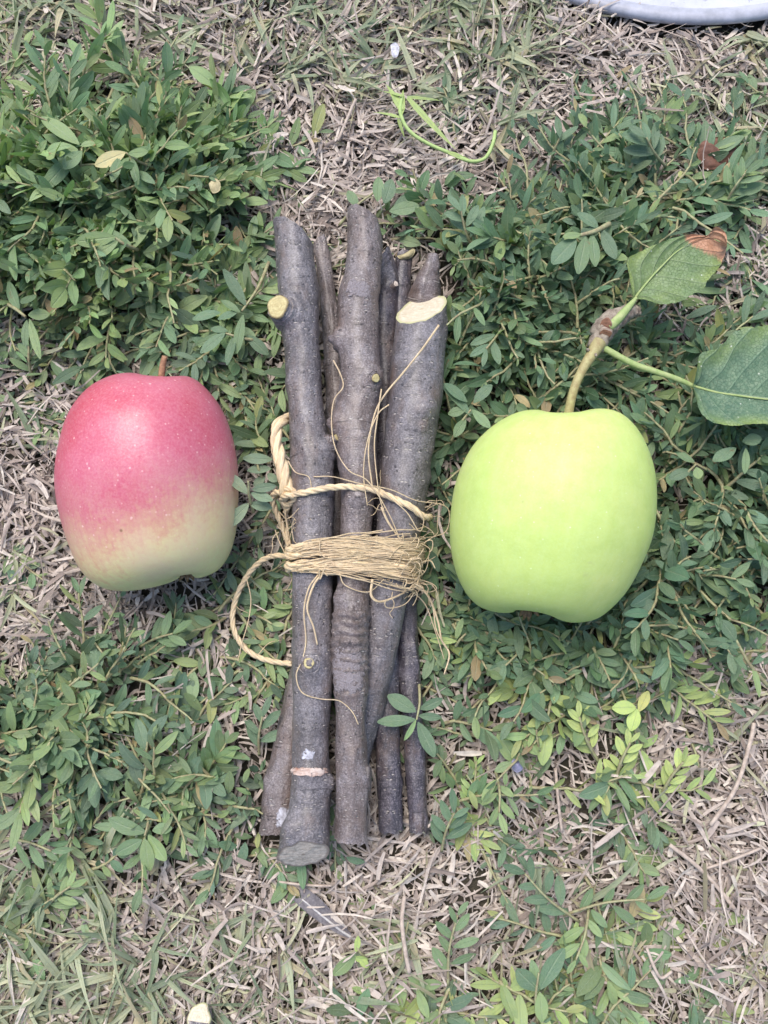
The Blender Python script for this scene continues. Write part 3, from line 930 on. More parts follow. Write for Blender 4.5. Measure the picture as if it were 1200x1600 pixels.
def patch(name, root, P4, pyv, py0, py1, a0, a1, mat, lift=.0004, wob=.2):
    """an irregular raised patch on a stick"""
    n, m = 18, 18
    V = []
    for i in range(n):
        for j in range(m):
            fi, fj = i / (n - 1) * 2 - 1, j / (m - 1) * 2 - 1
            # squircle to round shape
            x = fi * math.sqrt(1 - fj * fj / 2); y = fj * math.sqrt(1 - fi * fi / 2)
            w_ = 1 + wob * mnoise.noise((math.atan2(y, x) * 1.3, py0, 1)) if abs(x) + abs(y) > 0 else 1
            py = (py0 + py1) / 2 + x * w_ * (py1 - py0) / 2
            an = (a0 + a1) / 2 + y * w_ * (a1 - a0) / 2
            edge = max(0, 1 - (x * x + y * y))
            p, nn, _, _ = on_stick_cache(P4, pyv, py, an, lift * min(1, edge * 3 + .0) + .0003 * mnoise.noise((x * 4, y * 4, py0)) * min(1, edge * 4) + .0003)
            V.append(p)
    F = [(i * m + j, i * m + j + 1, (i + 1) * m + j + 1, (i + 1) * m + j) for i in range(n - 1) for j in range(m - 1)]
    UVp = [(i / (n - 1), j / (m - 1)) for i in range(n) for j in range(m)]
    return mesh_obj(name, V, F, mat, root, None, UVp)
_fc = {}
def on_stick_cache(P4, pyv, py, ang, lift):
    k = id(P4)
    if k not in _fc: _fc[k] = frames(P4[:, :3])
    T, U, Sd = _fc[k]
    x = np.interp(py, pyv, np.arange(len(pyv)))
    i = int(min(len(pyv) - 2, max(0, math.floor(x)))); f = x - i
    c = P4[i] * (1 - f) + P4[i + 1] * f
    sx = Sd[i] if Sd[i][0] > 0 else -Sd[i]
    a = math.radians(ang)
    nrm = U[i] * math.cos(a) + sx * math.sin(a)
    return c[:3] + nrm * (c[3] + lift), nrm, T[i], sx

# lower layer
kC = make_stick('stick', 'stick in the lower layer, white lichen spot on its bottom left end',
    [(500, 378, .012, 22), (508, 430, .012, 24), (519, 520, .012, 28), (526, 620, .012, 34), (527, 720, .012, 40), (519, 830, .012, 44), (498, 950, .011, 46), (468, 1090, .011, 48), (446, 1200, .0105, 52), (432, 1294, .010, 54)],
    M['bark_b'], [(1220, -70, .0012, .004)], end0=(.5, .3), end1=(-.3, .2), caps=('weathered', 'weathered'))
patch('lichen_spot', *kC, 1250, 1292, -10, 55, M['lichen_patch'])
kD = make_stick('stick', 'dark brown lower stick ending just right of the foot of the middle stick',
    [(596, 405, .015, 30), (601, 440, .015, 40), (600, 500, .0145, 42), (600, 640, .013, 42), (602, 800, .012, 42), (603, 940, .012, 42), (603, 1060, .011, 40), (605, 1160, .0105, 39), (609, 1240, .0100, 38), (611, 1296, .010, 36)],
    M['bark_c'], [(452, 30, .0022, .0035), (1225, 70, .0009, .003)], end0=(1.3, 0), end1=(0, .2))
stub(*kD, 452, 35, 5, .0022, bark=M['bark_b'], face='weathered', name='knot')
kG = make_stick('stick', 'slim bluish dark stick beneath, furthest right at the bundle foot',
    [(631, 402, .012, 26), (628, 440, .012, 27), (625, 520, .0115, 28), (628, 700, .011, 30), (633, 860, .0105, 31), (637, 1000, .010, 32), (644, 1120, .0095, 32), (650, 1220, .009, 31), (655, 1300, .009, 30)],
    M['bark_c'], [], end0=(.2, .4), end1=(0, 0))
# top layer
kA = make_stick('stick', 'long grey leftmost stick on top with a round yellow cut stub near its upper end',
    [(458, 366, .030, 58), (461, 405, .030, 60), (466, 450, .030, 62), (470, 510, .030, 58), (475, 600, .029, 54), (482, 680, .029, 58), (488, 740, .029, 66), (489, 800, .028, 66), (488, 880, .027, 64), (488, 960, .026, 62), (489, 1030, .026, 66), (486, 1120, .025, 58), (485, 1200, .025, 58), (484, 1260, .025, 64), (478, 1305, .025, 76), (474, 1335, .0245, 80)],
    M['bark_a'], [(493, -35, .0035, .0065), (705, 72, .0042, .005), (1036, 0, .0016, .005), (1222, 85, .0026, .003), (1296, -40, .0024, .005), (1205, 10, .0008, .003), (1175, 40, .0007, .004)], end0=(-.75, .3), end1=(-.25, -.75), caps=('weathered', 'weathered'))
stub(*kA, 494, -52, 18, .0065, tip_dir=(-.42, -.05, .85), bark=M['bark_a'], taper=.92, wide=.75)
stub(*kA, 702, 72, 6.5, .0055, tip_dir=(.75, .30, .55), bark=M['bark_b'])
stub(*kA, 1036, -5, 9.5, .0012, bark=M['bark_a'])
patch('bark_scar', *kA, 1195, 1211, -80, 78, M['scar_patch'], .0008, .2)
stub(*kA, 1224, 88, 7, .002, bark=M['bark_b'], face='weathered', name='knot')
patch('bark_scar', *kA, 1165, 1188, -30, 20, M['lichen_patch'], .0001, .2)
M['scar_end'] = mat_wood('ragged_cut', (.55, .46, .42), (.28, .18, .14), (.45, .36, .32))
kB = make_stick('stick', 'knobbly brown middle stick on top with ring-cracked bark below the twine',
    [(567, 338, .031, 46), (570, 375, .031, 52), (567, 430, .031, 56), (560, 462, .031, 64), (561, 520, .031, 62), (563, 590, .031, 64), (558, 640, .031, 64), (557, 700, .031, 64), (560, 760, .031, 56), (557, 820, .030, 50), (553, 900, .030, 50), (549, 960, .030, 56), (547, 1030, .0295, 56), (548, 1080, .029, 54), (548, 1120, .0285, 46), (549, 1180, .028, 50), (549, 1260, .028, 48), (548, 1312, .0275, 52)],
    M['bark_b'], [(532, -78, .0044, .0045), (595, 42, .0030, .0048), (665, -72, .0040, .005), (448, 60, .0012, .004), (780, 0, .0015, .004), (935, -60, .0014, .003), (1215, 80, .0016, .003)],
    rings=[(958, 1045, .0015, 8), (1050, 1094, .0008, 2)], end0=(-.55, .2), end1=(.1, .05), caps=('weathered', 'scar_end'))
stub(*kB, 596, 38, 7.5, .0035, tip_dir=(.45, -.25, .8), bark=M['bark_b'])
stub(*kB, 532, -82, 7, .002, bark=M['bark_b'], face='weathered', name='knot')
patch('peeled_bark', *kB, 448, 482, -45, 55, M['peel_patch'], .0002, .2)  # peel step; its paler tone also paints the gloss on it
patch('peeled_bark', *kB, 1000, 1092, -75, 60, M['peel_patch'], .0004, .2)
patch('bark_flake', *kB, 1195, 1235, 55, 100, M['bark_b'], .0014, .5)
kE = make_stick('stick', 'thickest grey stick, top right of the bundle, with a large pale slanted cut',
    [(659, 483, .030, 78), (655, 540, .030, 82), (651, 600, .030, 84), (645, 650, .030, 80), (637, 710, .029, 77), (628, 780, .028, 74), (618, 860, .026, 68), (605, 930, .024, 64), (593, 1000, .021, 62), (577, 1080, .018, 56), (562, 1150, .015, 46), (553, 1220, .013, 38), (550, 1270, .012, 32)],
    M['bark_a'], [(650, 18, .0018, .008), (645, 32, .0022, .0035), (740, 95, .0012, .003), (1100, 70, .0008, .005)], end0=(.40, -.92), caps=('wood', 'weathered'))
stub(*kE, 652, 28, 5, .0022, bark=M['bark_b'])
sb = px_path([(656, 520, .0145, 46), (661, 490, .0155, 54), (665, 464, .0180, 52), (668, 444, .0215, 42), (671, 428, .023, 32), (675, 412, .024, 25), (677, 398, .024, 18)], 8)
V, F, uv, caps_ = tube(sb[:, :3], sb[:, 3], 24, True)
for k in range(len(V)):
    v = Vector(V[k]); V[k] += np.array(mnoise.noise_vector(v * 300)) * .0007
mesh_obj('side_branch', V, [tuple(map(int, f)) for f in F] + caps_, M['bark_b'], kE[0], None, uv)
for k_ in (kA, kB, kC, kD, kE, kG):
    del k_[0]['_i']

# ------------------------------------------------------------------ twine
TW = empty('twine', tuple(P(556, 875, .005)), 'pale frayed sisal twine wound round the sticks with loose loops at the left', 'twine')
def hull_at(y, off):
    pts = []
    for S4 in STICKS:
        if not (S4[:, 1].min() <= y <= S4[:, 1].max()): continue
        i = int(np.argmin(np.abs(S4[:, 1] - y)))
        for a in np.linspace(0, 2 * math.pi, 28, endpoint=False):
            pts.append((S4[i, 0] + (S4[i, 3] + off) * math.cos(a), S4[i, 2] + (S4[i, 3] + off) * math.sin(a)))
    pts = sorted(set(pts))
    def half(ps):
        h = []
        for p in ps:
            while len(h) > 1 and (h[-1][0] - h[-2][0]) * (p[1] - h[-2][1]) - (h[-1][1] - h[-2][1]) * (p[0] - h[-2][0]) <= 0: h.pop()
            h.append(p)
        return h
    lo, up = half(pts), half(pts[::-1])
    return np.array(lo), np.array(up)      # lower left->right, upper right->left
def row_y(py, z):
    return P(600, py, z).y
def over(pyf, off, wob=0.0, seed=0, full=True, n=70, x0=None, x1=None, droop=0.5):
    """path over the top of the bundle, left to right; pyf(px)->py. full: closed beneath"""
    y = row_y(pyf(555), .035)
    lo, up = hull_at(y, off)
    up = up[::-1]
    def ev(p, k):
        s = np.concatenate([[0], np.cumsum(np.linalg.norm(np.diff(p, axis=0), axis=1))])
        q = np.linspace(0, s[-1], k); return np.stack([np.interp(q, s, p[:, a]) for a in (0, 1)], 1)
    u = ev(up, n)
    pts = []
    for i, (x, z) in enumerate(u):
        # sag a little between the sticks
        px, _ = proj(x, y, z)
        py = pyf(px) + wob * math.sin(i * .35 + seed) + wob * .6 * math.sin(i * .83 + seed * 2.3)
        pts.append((x, row_y(py, z), z))
    pts = np.array(pts)
    if x0 is not None:
        pxs = np.array([proj(*p)[0] for p in pts])
        pts = pts[(pxs >= x0) & (pxs <= x1)]
    if full:
        l = ev(lo, n // 2)[::-1][1:-1]
        ya, yb = pts[-1, 1], pts[0, 1]
        low = np.array([(x, ya + (yb - ya) * (k + 1) / (len(l) + 1), z) for k, (x, z) in enumerate(l)])
        pts = np.vstack([pts, low, pts[:1]])
    return pts

rt = .0013
def bnd(y0, y1, y2):
    return lambda x: float(np.interp(x, [450, 490, 545, 600, 665], [y0, (y0 + y1 * 2) / 3, y1, (y1 * 2 + y2) / 3, y2]))
bands = [('wrap', bnd(858, 847, 858), 0), ('wrap', bnd(863, 853, 865), 1), ('wrap', bnd(869, 861, 873), 2),
         ('wrap', bnd(883, 880, 886), 3), ('wrap', bnd(888, 888, 899), 4)]
for _, f, k in bands:
    a = Acc()
    pth = over(f, rt * 1.2, 1.0, k * 2.1)
    rope(a, resample(pth, .0012), rt * random.uniform(1.05, 1.35), 3, .026, 8, k)
    a.build('wrap', M['twine'], TW)
# fibres fanning along the wraps
fz = Acc()
for k in range(420):
    _, f0, _k = bands[random.randrange(5)]
    off = random.gauss(0, 2.2); s1 = random.random() * 9
    xa = random.uniform(448, 600); xb = xa + random.uniform(70, 210)
    slope = random.gauss(0, .075)
    pth = over(lambda x: f0(x) + off + slope * (x - xa), rt * random.uniform(1.5, 2.5), random.uniform(.6, 2.2), s1, False, 44, xa, xb)
    if len(pth) < 4: continue
    pth[:, 2] += .0004 * np.sin(np.linspace(0, random.uniform(4, 12), len(pth)) + s1)
    fz.tube(pth, np.linspace(.00026, .00014, len(pth)) * random.uniform(.6, 1.7), 4, (1, 1, 1))
o = fz.build('fibre_mass', M['twine'], TW); o['kind'] = 'stuff'
# the tangle on the right shoulder
tg = Acc()
kc = np.array(over(lambda x: 884, .002, 0, 0, False, 60))
kp = kc[int(np.argmin([abs(proj(*p)[0] - 630) for p in kc]))]
for k in range(60):
    c0 = kp + rng.normal(0, 1, 3) * np.array((.0036, .0060, .0010))
    a0 = random.uniform(0, 6.28); r0 = random.uniform(.002, .0068)
    nn = 14; t = np.linspace(0, random.uniform(1.2, 3.6), nn)
    ax = Vector(rng.normal(0, 1, 3) * np.array((.35, .35, 1))).normalized(); b1 = ax.orthogonal().normalized(); b2 = ax.cross(b1)
    pts = np.array([c0 + np.array(b1) * r0 * math.cos(q + a0) * (1 + .25 * math.sin(q * 1.7 + k)) + np.array(b2) * r0 * math.sin(q + a0) * .7 for q in t])
    pts[:, 2] = np.maximum(pts[:, 2], kp[2] - .004)
    tg.tube(smooth_path(pts, 3), .00017 * random.uniform(.7, 1.5), 4)
o = tg.build('fibre_tangle', M['twine'], TW); o['kind'] = 'stuff'

# single strand above the wraps
f1 = lambda x: np.interp(x, [440, 470, 505, 545, 580, 610, 640, 662], [776, 771, 763, 760, 764, 776, 791, 808])
a = Acc(); pth = over(f1, rt * .8, .5, 1, False, 80)
rope(a, resample(pth, .001), rt * 1.05, 3, .012, 6); a.build('strand', M['twine'], TW)
a = Acc()
lp = px_path([(456, 650, .020, 1), (444, 656, .027, 1), (433, 668, .030, 1), (432, 690, .031, 1), (437, 715, .032, 1), (444, 745, .032, 1), (448, 768, .031, 1), (452, 780, .031, 1)], 10)
rr = np.linspace(.0020, .0031, len(lp)) ; rr[:20] = np.linspace(.0018, .0025, 20); rr[-12:] *= np.linspace(1, .75, 12)
rope(a, lp[:, :3], rr, 3, .022, 8); a.build('loop', M['twine'], TW)
a = Acc()   # knot where loop meets strand
kn = [(440, 768, .030), (452, 764, .034), (462, 772, .033), (458, 784, .031), (446, 788, .030), (440, 780, .031), (450, 774, .036), (460, 778, .034), (452, 788, .030), (446, 800, .026)]
rope(a, smooth_path([tuple(P(*q)) for q in kn], 8), .0012, 3, .010, 6); a.build('knot', M['twine'], TW)
a = Acc()
tl = [(444, 772, .030), (432, 769, .027), (426, 778, .023), (430, 796, .019), (438, 815, .017), (446, 835, .016), (452, 852, .016)]
rope(a, smooth_path([tuple(P(*q)) for q in tl], 8), .0013, 3, .012, 6); a.build('strand', M['twine'], TW)
a = Acc()
big = [(458, 874, .022), (438, 868, .022), (414, 873, .019), (392, 892, .016), (374, 922, .014), (364, 955, .013), (366, 985, .013), (380, 1010, .012), (402, 1026, .012), (428, 1034, .012), (456, 1037, .014)]
rope(a, smooth_path([tuple(P(*q)) for q in big], 10), .00115, 3, .012, 6); a.build('loop', M['twine'], TW)
# hand placed loose fibres
FIB = [
    ([(686, 508, .047), (660, 545, .045), (628, 585, .043), (605, 612, .042), (588, 640, .041), (578, 680, .041), (576, 715, .040), (582, 762, .039)], 1.5),
    ([(608, 632, .044), (590, 648, .042), (574, 690, .041), (568, 740, .040), (574, 790, .040)], 1.0),
    ([(596, 608, .043), (590, 650, .042), (585, 700, .041), (592, 770, .040), (600, 800, .040)], 1.0),
    ([(521, 563, .036), (532, 585, .037), (536, 605, .038), (522, 625, .036), (518, 660, .036), (524, 700, .037), (545, 735, .040), (575, 752, .041), (606, 800, .039), (628, 850, .037)], 1.0),
    ([(450, 720, .032), (462, 738, .036), (482, 745, .037), (487, 763, .037)], .9),
    ([(432, 685, .032), (424, 700, .030), (430, 720, .031), (440, 735, .032)], .8),
    ([(437, 800, .022), (448, 815, .024), (452, 842, .026)], .8),
    ([(430, 828, .022), (436, 845, .023), (452, 880, .024), (457, 902, .024), (446, 925, .02)], .9),
    ([(490, 745, .037), (520, 745, .037), (560, 755, .039), (610, 765, .04), (650, 782, .037), (690, 788, .034), (704, 800, .03)], .8),
    ([(600, 770, .040), (635, 800, .039), (655, 830, .037), (662, 812, .036), (650, 800, .037)], .8),
    ([(596, 792, .039), (606, 815, .038), (622, 838, .036), (640, 860, .034)], 1.7),
    ([(655, 855, .032), (675, 840, .028), (695, 832, .026), (702, 815, .027), (700, 795, .027), (688, 788, .028)], .8),
    ([(497, 898, .036), (482, 920, .036), (475, 955, .035), (478, 1000, .034), (473, 1030, .034), (463, 1055, .033), (472, 1082, .033), (500, 1092, .032), (530, 1095, .033), (550, 1112, .035), (560, 1132, .035)], 1.1),
    ([(504, 896, .036), (490, 915, .036), (480, 950, .036), (490, 980, .035), (496, 1008, .034)], 1.6),
    ([(510, 880, .038), (500, 905, .037), (500, 890, .038), (512, 900, .037)], 1.0),
    ([(530, 895, .038), (540, 915, .037), (575, 925, .036), (600, 905, .036)], .9),
    ([(582, 905, .037), (580, 930, .036), (592, 940, .035), (612, 935, .033), (632, 926, .031)], 2.0),
    ([(645, 915, .030), (668, 930, .026), (684, 970, .022), (690, 1000, .020), (702, 1022, .020), (694, 1054, .020)], 1.8),
    ([(650, 912, .030), (674, 940, .025), (682, 985, .022), (700, 1015, .020)], 1.2),
    ([(640, 920, .030), (664, 944, .024), (678, 980, .021), (694, 1030, .019)], 1.0),
    ([(655, 880, .030), (672, 876, .028), (680, 888, .027)], 1.3),
    ([(654, 905, .029), (675, 912, .027), (682, 920, .026), (670, 925, .026), (655, 918, .027)], .8),
    ([(648, 845, .034), (660, 850, .032), (672, 860, .030), (664, 880, .030)], .8),
    ([(600, 850, .038), (580, 845, .039), (530, 840, .039), (480, 845, .037), (458, 860, .034)], .9),
    ([(384, 900, .018), (392, 935, .016), (388, 970, .015), (378, 1005, .014), (372, 1032, .013)], .9),
    ([(362, 935, .012), (372, 950, .012), (388, 958, .011)], .7),
    ([(404, 1022, .013), (420, 1005, .013), (440, 1000, .012)], .7),
    ([(444, 790, .028), (448, 818, .024), (450, 845, .024)], 1.6),
    ([(500, 845, .039), (500, 862, .039), (512, 872, .039), (540, 870, .040), (562, 858, .040)], .8),
]
for pts, wd in FIB:
    pp = smooth_path([tuple(P(x, y, z + .001)) for x, y, z in pts], 8)
    tube_obj('loose_fibre', pp, np.linspace(.00030, .00020, len(pp)) * wd, M['twine'], TW, 5)
for k in range(46):        # fine curly ends round the right side
    x0, y0 = random.choice([(650, 800), (655, 860), (650, 905), (610, 905), (600, 770), (470, 850), (470, 895), (445, 830)])
    x0 += random.gauss(0, 12); y0 += random.gauss(0, 10); a0 = random.uniform(0, 6.28); z0 = .034 if x0 < 640 else .029
    pts = [(x0, y0, z0)]
    for q in range(5):
        a0 += random.gauss(0, .7); x0 += math.cos(a0) * 9; y0 += math.sin(a0) * 9; z0 += random.gauss(.0003, .0008)
        pts.append((x0, y0, z0))
    pp = smooth_path([tuple(P(*q)) for q in pts], 5)
    tube_obj('loose_fibre', pp, np.linspace(.00020, .00012, len(pp)), M['twine'], TW, 4)

# ------------------------------------------------------------------ dish at the top right
def dish():
    c = P(1066, -424, .007)
    rad = (P(1066, 36, .007) - c).length
    root = empty('dish', (c.x, c.y, 0), 'round pale grey enamel dish cut off by the top right edge of the picture', 'dish')
    prof = [(0, -.001), (.35, -.001), (.7, -.001), (.88, -.0008), (.94, .0005), (.958, .0010)]
    rimp = [(.956, .0010), (.966, .0022), (.980, .0026), (.993, .0021), (1.0, .0010), (1.0, -.0010), (.992, -.003), (.97, -.0045), (.9, -.006), (0, -.006)]
    for nm, pr, mt in (('bowl', prof, M['dish']), ('rim', rimp, M['rim'])):
        m = 160; V = []; F = []
        for r_, h in pr:
            for k in range(m):
                a_ = k * 2 * math.pi / m
                V.append((c.x + rad * r_ * math.cos(a_), c.y + rad * r_ * math.sin(a_), c.z + h))
        for i in range(len(pr) - 1):
            F += [(i * m + k, i * m + (k + 1) % m, (i + 1) * m + (k + 1) % m, (i + 1) * m + k) for k in range(m)]
        mesh_obj(nm, V, F, mt, root)
    return c, rad
DISH_C, DISH_R = dish()

# ------------------------------------------------------------------ keep-out tests
def near_stick(x, y, z, gap=.002):
    m = np.zeros(np.shape(x), bool)
    for S4 in STICKS:
        q = S4[::8]
        d2 = (np.asarray(x)[..., None] - q[:, 0]) ** 2 + (np.asarray(y)[..., None] - q[:, 1]) ** 2 + (np.asarray(z)[..., None] - q[:, 2]) ** 2
        m |= (d2 < (q[:, 3] + gap) ** 2).any(-1)
    return m
APX = [(229, 752, 144, 172), (866, 806, 163, 168)]
def covers(x, y, z, grow=.96):
    """would a leaf here be seen in front of the sticks or apples?"""
    px, py = proj(np.asarray(x), np.asarray(y), np.asarray(z))
    m = np.zeros(np.shape(px), bool)
    zz = np.asarray(z)
    for cx, cy, rx, ry in APX:
        m |= (((px - cx) / (rx * grow)) ** 2 + ((py - cy) / (ry * grow)) ** 2 < 1) & (zz > .017)
    for S4 in STICKS:
        q = S4[::8]
        qx, qy = proj(q[:, 0], q[:, 1], q[:, 2])
        rp = q[:, 3] / (K * .38)
        d2 = (px[..., None] - qx) ** 2 + (py[..., None] - qy) ** 2
        m |= ((d2 < (rp - 1) ** 2) & (zz[..., None] > q[:, 2] - .004)).any(-1)
    # the apple's twig and leaves stay in view
    m |= ((px > 925) & (px < 1140) & (py > 355) & (py < 545) & (zz > .030) & (np.abs((py - 545) + (px - 925) * .85) < 70))
    m |= ((px > 640) & (px < 702) & (py > 392) & (py < 470)) | ((px > 600) & (px < 785) & (py > 120) & (py < 262) & (zz > .006))
    m |= ((px > 1080) & (py > 505) & (py < 668) & (zz > .028))
    m |= ((px > 870) & (px < 945) & (py > 535) & (py < 650) & (zz > .030))
    m |= np.hypot(np.asarray(x) - DISH_C.x, np.asarray(y) - DISH_C.y) < DISH_R + .001
    return m

# ------------------------------------------------------------------ dry grass litter
def litter(n, z0, z1, lmin, lmax, wmin, wmax, name, label):
    x = rng.uniform(-MX, MX, n) * (.55 + .45 * rng.random(n)); y = rng.uniform(-MY, MY, n) * (.6 + .4 * rng.random(n))
    px, py = proj(x, y, 0 * x)
    # drifting flow direction
    ang = 2.2 * np.sin(x * 21 + 1) + 1.9 * np.cos(y * 17 + x * 9) + rng.normal(0, 1.0, n)
    z = gh(x, y) + rng.uniform(z0, z1, n) * (1 + .35 * np.sin(x * 33 + y * 20))
    pitch = rng.normal(0, .16, n)
    d = np.stack([np.cos(ang) * np.cos(pitch), np.sin(ang) * np.cos(pitch), np.sin(pitch)], -1)
    nr = np.stack([rng.normal(0, .45, n), rng.normal(0, .45, n), np.ones(n)], -1)
    L = lmin + (lmax - lmin) * rng.random(n) ** 1.9
    W = wmin + (wmax - wmin) * rng.random(n) ** 1.6
    W *= np.clip(1.25 - L / lmax * .6, .5, 1.2)
    t = rng.random(n)[:, None]
    # greyer-pink towards the right and the middle, warmer at the top left and bottom left; per blade age
    c1 = np.array((.56, .475, .42)); c2 = np.array((.77, .68, .60)); c3 = np.array((.90, .82, .71)); c4 = np.array((.32, .26, .225))
    col = np.where(t < .25, c4 + (c1 - c4) * t / .25, np.where(t < .75, c1 + (c2 - c1) * (t - .25) / .5, c2 + (c3 - c2) * (t - .75) / .25))
    gr = rng.random(n) < .03 + .035 * look(GR, px, py)
    col = np.where(gr[:, None], col * np.array((.80, .90, .68)), col)
    keep = ~(in_apple(x, y, z, 1.0))
    keep &= ~(np.hypot(x - DISH_C.x, y - DISH_C.y) < DISH_R)
    keep &= ~near_stick(x, y, z, .001)
    # thin the litter under thick weeds; dark soil showing stands in for shade
    wd = look(KW, px, py)
    keep &= rng.random(n) > np.clip((wd - 1.8) * .15, 0, .84)
    k = keep
    mx = W[k] * 0
    V, F, uv, cc = strips(np.stack([x, y, z], -1)[k], d[k], nr[k], L[k], W[k], col[k], 4, 'straw',
                          rng.normal(0, .16, k.sum()), rng.uniform(-.28, .30, k.sum()), rng.normal(0, .26, k.sum()), rng.normal(0, .8, k.sum()))
    V[:, 2] = np.maximum(V[:, 2], gh(V[:, 0], V[:, 1]) + .0001)
    o = mesh_obj(name, V, F, M['straw'], None, cc, uv, smooth=False)
    tag(o, label, 'dry grass', kind='stuff')
litter(105000, .0002, .0050, .0035, .0155, .0008, .0025, 'dry_grass', 'matted grey tan clippings of dry grass covering the ground')
litter(9500, .0035, .0080, .007, .026, .0009, .0028, 'straw', 'paler loose blades of dry grass lying on top of the clippings')

# ------------------------------------------------------------------ green grass
def blades(n_tuft):
    B, D, NR, LL, WW, CO, CU, BE, TWs = [], [], [], [], [], [], [], [], []
    cnt = 0
    while cnt < n_tuft:
        x, y = random.uniform(-MX, MX), random.uniform(-MY, MY)
        px, py = proj(x, y, 0)
        g = float(look(GR, px, py))
        if random.random() > (g / 8) ** 1.4: continue
        cnt += 1
        a0 = random.uniform(0, 6.28)
        tone = random.random()
        for k in range(random.randint(3, 8)):
            a = a0 + random.gauss(0, .9)
            pit = random.uniform(.05, .75)
            d = (math.cos(a) * math.cos(pit), math.sin(a) * math.cos(pit), math.sin(pit))
            L = random.uniform(.008, .030)
            c = np.array((.15, .21, .135)) * (1 - tone) + np.array((.40, .43, .30)) * tone
            c = c * random.uniform(.8, 1.25)
            if random.random() < .18: c = np.array((.42, .38, .26)) * random.uniform(.8, 1.1)
            zb = float(gh(x, y)) + random.uniform(.001, .005)
            ex = (x + d[0] * L * .8, y + d[1] * L * .8, zb + d[2] * L * .5)
            if covers(ex[0], ex[1], ex[2]) or in_apple(np.array(ex[0]), ex[1], ex[2], 1.03) or near_stick(ex[0], ex[1], ex[2], .003): continue
            B.append((x + random.gauss(0, .0015), y + random.gauss(0, .0015), zb)); D.append(d)
            NR.append((random.gauss(0, .4), random.gauss(0, .4), 1)); LL.append(L); WW.append(random.uniform(.0012, .0034))
            CO.append(c); CU.append(random.uniform(.1, .5) * (pit + .3)); BE.append(random.gauss(0, .22)); TWs.append(random.gauss(0, .9))
    V, F, uv, cc = strips(B, D, NR, LL, WW, CO, 8, 'blade', CU, .14, BE, TWs)
    o = mesh_obj('green_grass', V, F, M['blade'], None, cc, uv)
    tag(o, 'short faded green grass blades growing through the clippings at top and bottom', 'grass', kind='stuff')
blades(2100)

# ------------------------------------------------------------------ weeds (knotweed)
def sprig_data(x, y, az_, length, rise, nleaf, lsize, tone, zb=None, upright=0.3, wide=.36):
    """stem polyline and leaf rows"""
    n = 9
    pts = []
    z = (float(gh(x, y)) + .002) if zb is None else zb
    a = az_; cx, cy = x, y
    for i in range(n):
        t = i / (n - 1)
        pts.append((cx, cy, z + rise * (t ** .7)))
        a += random.gauss(0, .16)
        st_ = length / (n - 1)
        cx += math.cos(a) * st_; cy += math.sin(a) * st_
    pts = np.array(pts)
    T = np.gradient(pts, axis=0); T /= np.linalg.norm(T, axis=1)[:, None]
    rows = []
    side = random.choice((-1, 1))
    for k in range(nleaf):
        t = .12 + .88 * k / max(1, nleaf - 1)
        f = t * (n - 1); i = min(n - 2, int(f)); f -= i
        p = pts[i] * (1 - f) + pts[i + 1] * f
        tt = T[i]
        side = -side
        tipness = max(0, t - .6) / .4
        ang = side * random.uniform(.5, 1.25) * (1 - .55 * tipness)
        ca, sa = math.cos(ang), math.sin(ang)
        d = np.array((tt[0] * ca - tt[1] * sa, tt[0] * sa + tt[1] * ca, tt[2] + random.uniform(-.15, .55) * (upright + .5)))
        d /= np.linalg.norm(d)
        nr = np.array((random.gauss(0, .30 + .35 * upright), random.gauss(0, .30 + .35 * upright), 1.0))
        L = lsize * random.uniform(.5, 1.2) * (1 - .42 * tipness * random.random())
        W = L * wide * random.uniform(.8, 1.2)
        c = np.array(tone) * np.array((1.36, 1.34, 1.28)) * random.uniform(.70, 1.30) * np.array((random.uniform(.9, 1.2), 1, random.uniform(.85, 1.15)))
        if random.random() < .10: c = c * .5 + np.array((.15, .20, .07))
        if random.random() < .03: c = random.choice([np.array((.34, .38, .14)), np.array((.36, .30, .16)), np.array((.30, .22, .12))]) * random.uniform(.8, 1.1)
        rows.append((p, d, nr, L, W, c, random.uniform(-.12, .32), random.uniform(.02, .20), random.gauss(0, .10), random.gauss(0, .3)))
    return pts, rows

def leaf_ok(r):
    p, d, L = r[0], r[1], r[3]
    for f in (.25, .65, 1.0):
        q = p + d * L * f
        if q[2] < .0: return False
        if covers(q[0], q[1], q[2]): return False
        if in_apple(np.array(q[0]), q[1], q[2], 1.02) or near_stick(q[0], q[1], q[2], .0015): return False
    return True

